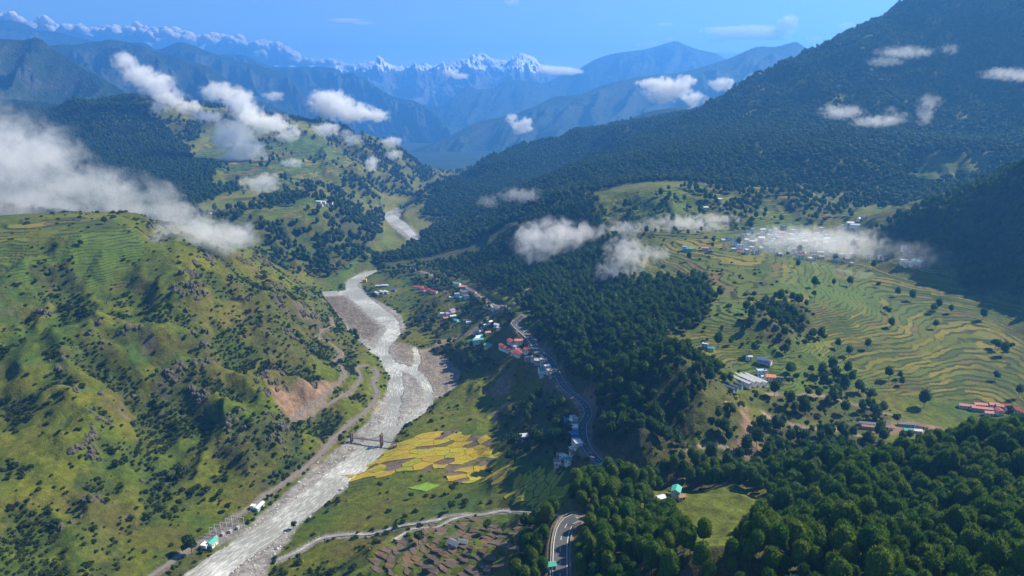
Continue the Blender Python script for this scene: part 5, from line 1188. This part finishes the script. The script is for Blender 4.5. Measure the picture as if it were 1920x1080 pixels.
cloud('cloud', 'small pale puff on the green slope below the tall white cloud', [(545,307,20,12)], 2050, .025)
cloud('cloud', 'small thin cloud in front of the blue ridge, above the tall white cloud', [(513,180,20,9)], 3000, .02)
cloud('cloud', 'thin scrap of cloud left of the bright gorge cloud', [(660,262,22,11),(650,250,14,8)], 2500, .018)
cloud('mist', 'ragged mist patch over the dark woods left of the terraces', [(1005,452,44,36),(1045,442,64,34),(1092,434,40,20),(1010,485,26,16)], 1130, .026, amp=1.25, sharp=1.7, cat='mist')
cloud('mist', 'pale mist tuft drifting over the wood edge below the upper terraces', [(1178,476,44,34),(1165,512,50,28),(1215,476,44,14),(1158,536,30,14),(1140,560,20,10)], 930, .026, amp=1.2, sharp=1.6, cat='mist')
cloud('mist', 'long low mist streak over the upper terraces left of the village', [(1285,422,80,20),(1342,411,46,10),(1235,430,44,14),(1175,430,40,16)], 1120, .026, amp=1.05, sharp=1.7, cat='mist')
cloud('mist', 'thin mist veil spread across the big village', [(1450,474,100,26),(1560,458,110,32),(1490,445,90,20),(1430,486,64,14),(1630,470,60,26),(1440,512,60,18,960),(1585,524,64,16,930),(1510,508,70,15,960)], 1010, .020, amp=1.1, sharp=1.5, cat='mist')
cloud('mist', 'faint mist smear at the foot of the wooded spur right of the village', [(1760,488,80,26),(1810,505,60,26),(1690,468,60,18)], 900, .007, amp=1.05, sharp=1.3, cat='mist')
cloud('mist', 'faint wisps on the wooded ridge shoulder above the mist patch', [(975,365,40,14),(915,378,22,12)], 1350, .01, amp=1.2, cat='mist')
cloud('mist', 'bright wisp lying mid-slope on the big right mountain', [(1580,210,40,14),(1640,228,44,11),(1560,204,22,8)], 1480, .022, amp=1.1, sharp=2, cat='mist')
cloud('mist', 'small wisp right of the bright mid-slope wisp on the mountain', [(1680,222,26,13),(1672,206,14,8)], 1480, .012, amp=1.15, sharp=2, cat='mist')
cloud('mist', 'curling upright wisp on the rocky face of the right mountain', [(1742,192,20,17),(1735,214,14,20),(1759,186,13,9)], 1500, .014, amp=1.15, sharp=2, cat='mist')
cloud('mist', 'upper thin wisp high on the big right mountain', [(1695,98,50,12),(1660,116,34,9),(1780,92,20,10),(1725,98,26,9)], 1650, .012, amp=1.2, sharp=2, cat='mist')
cloud('mist', 'wisp cut by the right edge of the picture, high on the mountain', [(1885,138,44,12),(1930,142,60,11)], 1500, .016, amp=1.15, sharp=2, cat='mist')
cloud('cloud', 'broken white cloud in front of the hazy ridge, upper centre-right', [(1222,156,28,10),(1250,168,42,22),(1282,155,22,14),(1240,184,26,11)], 3150, .035, sharp=3, amp=1.05)
cloud('cloud', 'smaller white cloud right of the broken cloud over the hazy ridge', [(1300,186,20,16),(1323,188,9,8)], 3100, .03, sharp=3, amp=1.1)
cloud('cloud', 'little cloud before the hazy ridge, between two larger ones', [(1352,157,22,13)], 3100, .03, sharp=3, amp=1.1)
cloud('cloud', 'cloud snagged on the long skyline edge of the right mountain', [(1418,152,24,15),(1394,168,32,11)], 2480, .018, sharp=2, amp=1.1)
cloud('cloud', 'twisted small cloud above the blue spur in the centre', [(977,238,22,13),(960,222,12,9),(987,229,10,11)], 3300, .03, sharp=3, amp=1.1)
cloud('cloud', 'small cloud floating before the snow range, centre', [(845,137,15,8),(862,143,18,6)], 5400, .02, sharp=4, amp=.7)
cloud('cloud', 'low white cloud at the right foot of the snow peaks', [(1035,132,32,8),(1062,134,30,7),(1020,127,14,7)], 6900, .02, sharp=4, amp=.7)
# high fair-weather clouds beyond the air layer
M_CL = bpy.data.materials.new('cumulus'); M_CL.use_nodes = True; _n = M_CL.node_tree; _n.nodes.clear(); _k = N(_n)
_o = _k.n('OutputMaterial'); _d = _k.n('BsdfDiffuse'); _t = _k.n('BsdfTranslucent'); _m = _k.n('MixShader'); _m.inputs[0].default_value = .3
_d.inputs[0].default_value = (.95, .95, .95, 1); _t.inputs[0].default_value = (.95, .95, .95, 1)
_p = _k.n('NewGeometry').outputs['Position']; _b = _k.bump(_k.noise(_p, .008, 6, .65), 160, 1.0)
_k.L(_b, _d.inputs['Normal']); _k.L(_d.outputs[0], _m.inputs[1]); _k.L(_t.outputs[0], _m.inputs[2]); _k.L(_m.outputs[0], _o.inputs[0])
def cumulus(label, lobes, t, seed, flat=.8, group=None):
    """lobes: (px, py, r_px); a heap of puffs, roughened"""
    v0, f0 = ICO3; R = np.random.default_rng(seed); V = []; Fc = []; c0 = at_t(lobes[0][0], lobes[0][1], t)
    for (px, py, r) in lobes:
        tt = t*(1+R.uniform(-.015, .015)); c = at_t(px, py, tt)-c0; rr_ = r*tt/F
        v = v0*(1+.30*n3(v0*1.6, 1.0, int(R.integers(1, 999)))+.14*n3(v0*4.5, 1.0, int(R.integers(1, 999))))[:, None]
        o = sum(len(q) for q in V); V.append(v*np.array([rr_, rr_, rr_*flat])+c); Fc += [tuple(i+o for i in q) for q in f0]
    ob = link('cloud', mesh('cumulus', np.concatenate(V), Fc, M_CL, True)); ob.location = tuple(c0); return tag(ob, label, 'cloud', group)
Rc = np.random.default_rng(8)
def bank(top, x0, x1, thick, n, rmin=7, rmax=16):
    tx, ty = zip(*top); L = []
    for _ in range(n):
        x = Rc.uniform(x0, x1); th = np.interp(x, *zip(*thick)) if isinstance(thick, list) else thick
        r = Rc.uniform(rmin, max(rmin+.5, min(rmax, th*.55))); y = np.interp(x, tx, ty)+r*.8+Rc.uniform(0, 1)**1.6*max(th-r, 1); L.append((x, y, r))
    for x, y in top:
        if x0 <= x <= x1: L.append((x, y+9, 11))
    return L
TOP = [(-80,20),(0,27),(20,21),(50,41),(83,29),(100,46),(123,44),(150,46),(185,52),(217,46),(240,50),(257,42),(287,51),(327,50),(353,58),(375,66),(400,61),(430,66),(450,64),(466,80),(480,78),(493,74),(520,78),(535,86),(550,95),(566,112)]
cumulus('long billowing white cloud bank resting along the left skyline', bank(TOP, -80, 455, 62, 210), 15700, 3)
cumulus('big rounded white cloud head at the right end of the cloud bank', bank(TOP, 462, 566, [(462,50),(520,44),(566,12)], 60), 15600, 4)
cumulus('thin white cloud trailing right of the cloud bank behind the blue ridge', bank([(572,108),(600,112),(622,110),(640,116),(660,124),(680,134)], 572, 680, 14, 34, 3, 7), 15600, 5)
cumulus('small white cloud tail above the dark left ridge end', bank([(675,150),(700,148),(716,152)], 678, 714, 7, 10, 2, 4), 8800 if False else 15600, 6)
for lb, bl, dn in [('upper of two long flat clouds in the right sky', [(1365,57,50,7),(1410,56,60,8),(1450,60,40,5)], .012), ('lower of two long flat clouds in the right sky', [(1380,69,42,6),(1425,69,50,7),(1455,72,22,4)], .012),
    ('round white puff highest in the right sky', [(1477,41,17,14),(1484,46,12,9)], .02), ('small bright puff above the long mountain skyline', [(1586,49,15,8)], .015), ('puff touching the skyline of the right mountain', [(1564,72,14,9),(1572,68,10,8)], .015), ('small puff left of the one touching the skyline', [(1529,74,16,7)], .012),
    ('small puffs over the shoulder of the hazy blue peak', [(1204,84,14,6),(1220,83,13,7),(1257,75,9,5)], .015), ('little flat cloud above the small puffs', [(1248,46,18,4)], .008), ('short flat cloud left of the long ones', [(1340,76,18,6)], .01), ('white cloud between the two hazy peaks on the right', [(1354,103,20,7),(1376,104,20,6)], .02),
    ('tiny cloud at the very top centre of the sky', [(960,4,14,6)], .01), ('thin faint streak cloud in the upper middle sky', [(650,38,34,4),(682,43,22,3)], .006)]:
    cloud('cloud', lb, bl, 15800, dn*.4, sharp=3, amp=.9)
# ------------------------------------------------------------------ air
def haze():
    x0, x1, y0, y1, z0, z1 = -14500, 14500, -2800, 14500, -62, 1500
    v = [(x, y, z) for z in (z0, z1) for x, y in ((x0, y0), (x1, y0), (x1, y1), (x0, y1))]
    fc = [(0, 3, 2, 1), (4, 5, 6, 7), (0, 1, 5, 4), (1, 2, 6, 5), (2, 3, 7, 6), (3, 0, 4, 7)]
    m = bpy.data.materials.new('haze'); m.use_nodes = True; nt = m.node_tree; nt.nodes.clear()
    o = nt.nodes.new('ShaderNodeOutputMaterial'); p = nt.nodes.new('ShaderNodeVolumePrincipled')
    p.inputs['Color'].default_value = (.11, .41, 1.0, 1); p.inputs['Density'].default_value = HAZE_D; p.inputs['Anisotropy'].default_value = 0.3
    nt.links.new(p.outputs[0], o.inputs['Volume'])
    tag(link('haze', mesh('haze', v, fc, m)), kind='stuff')
HAZE_D = 0.00013
haze()
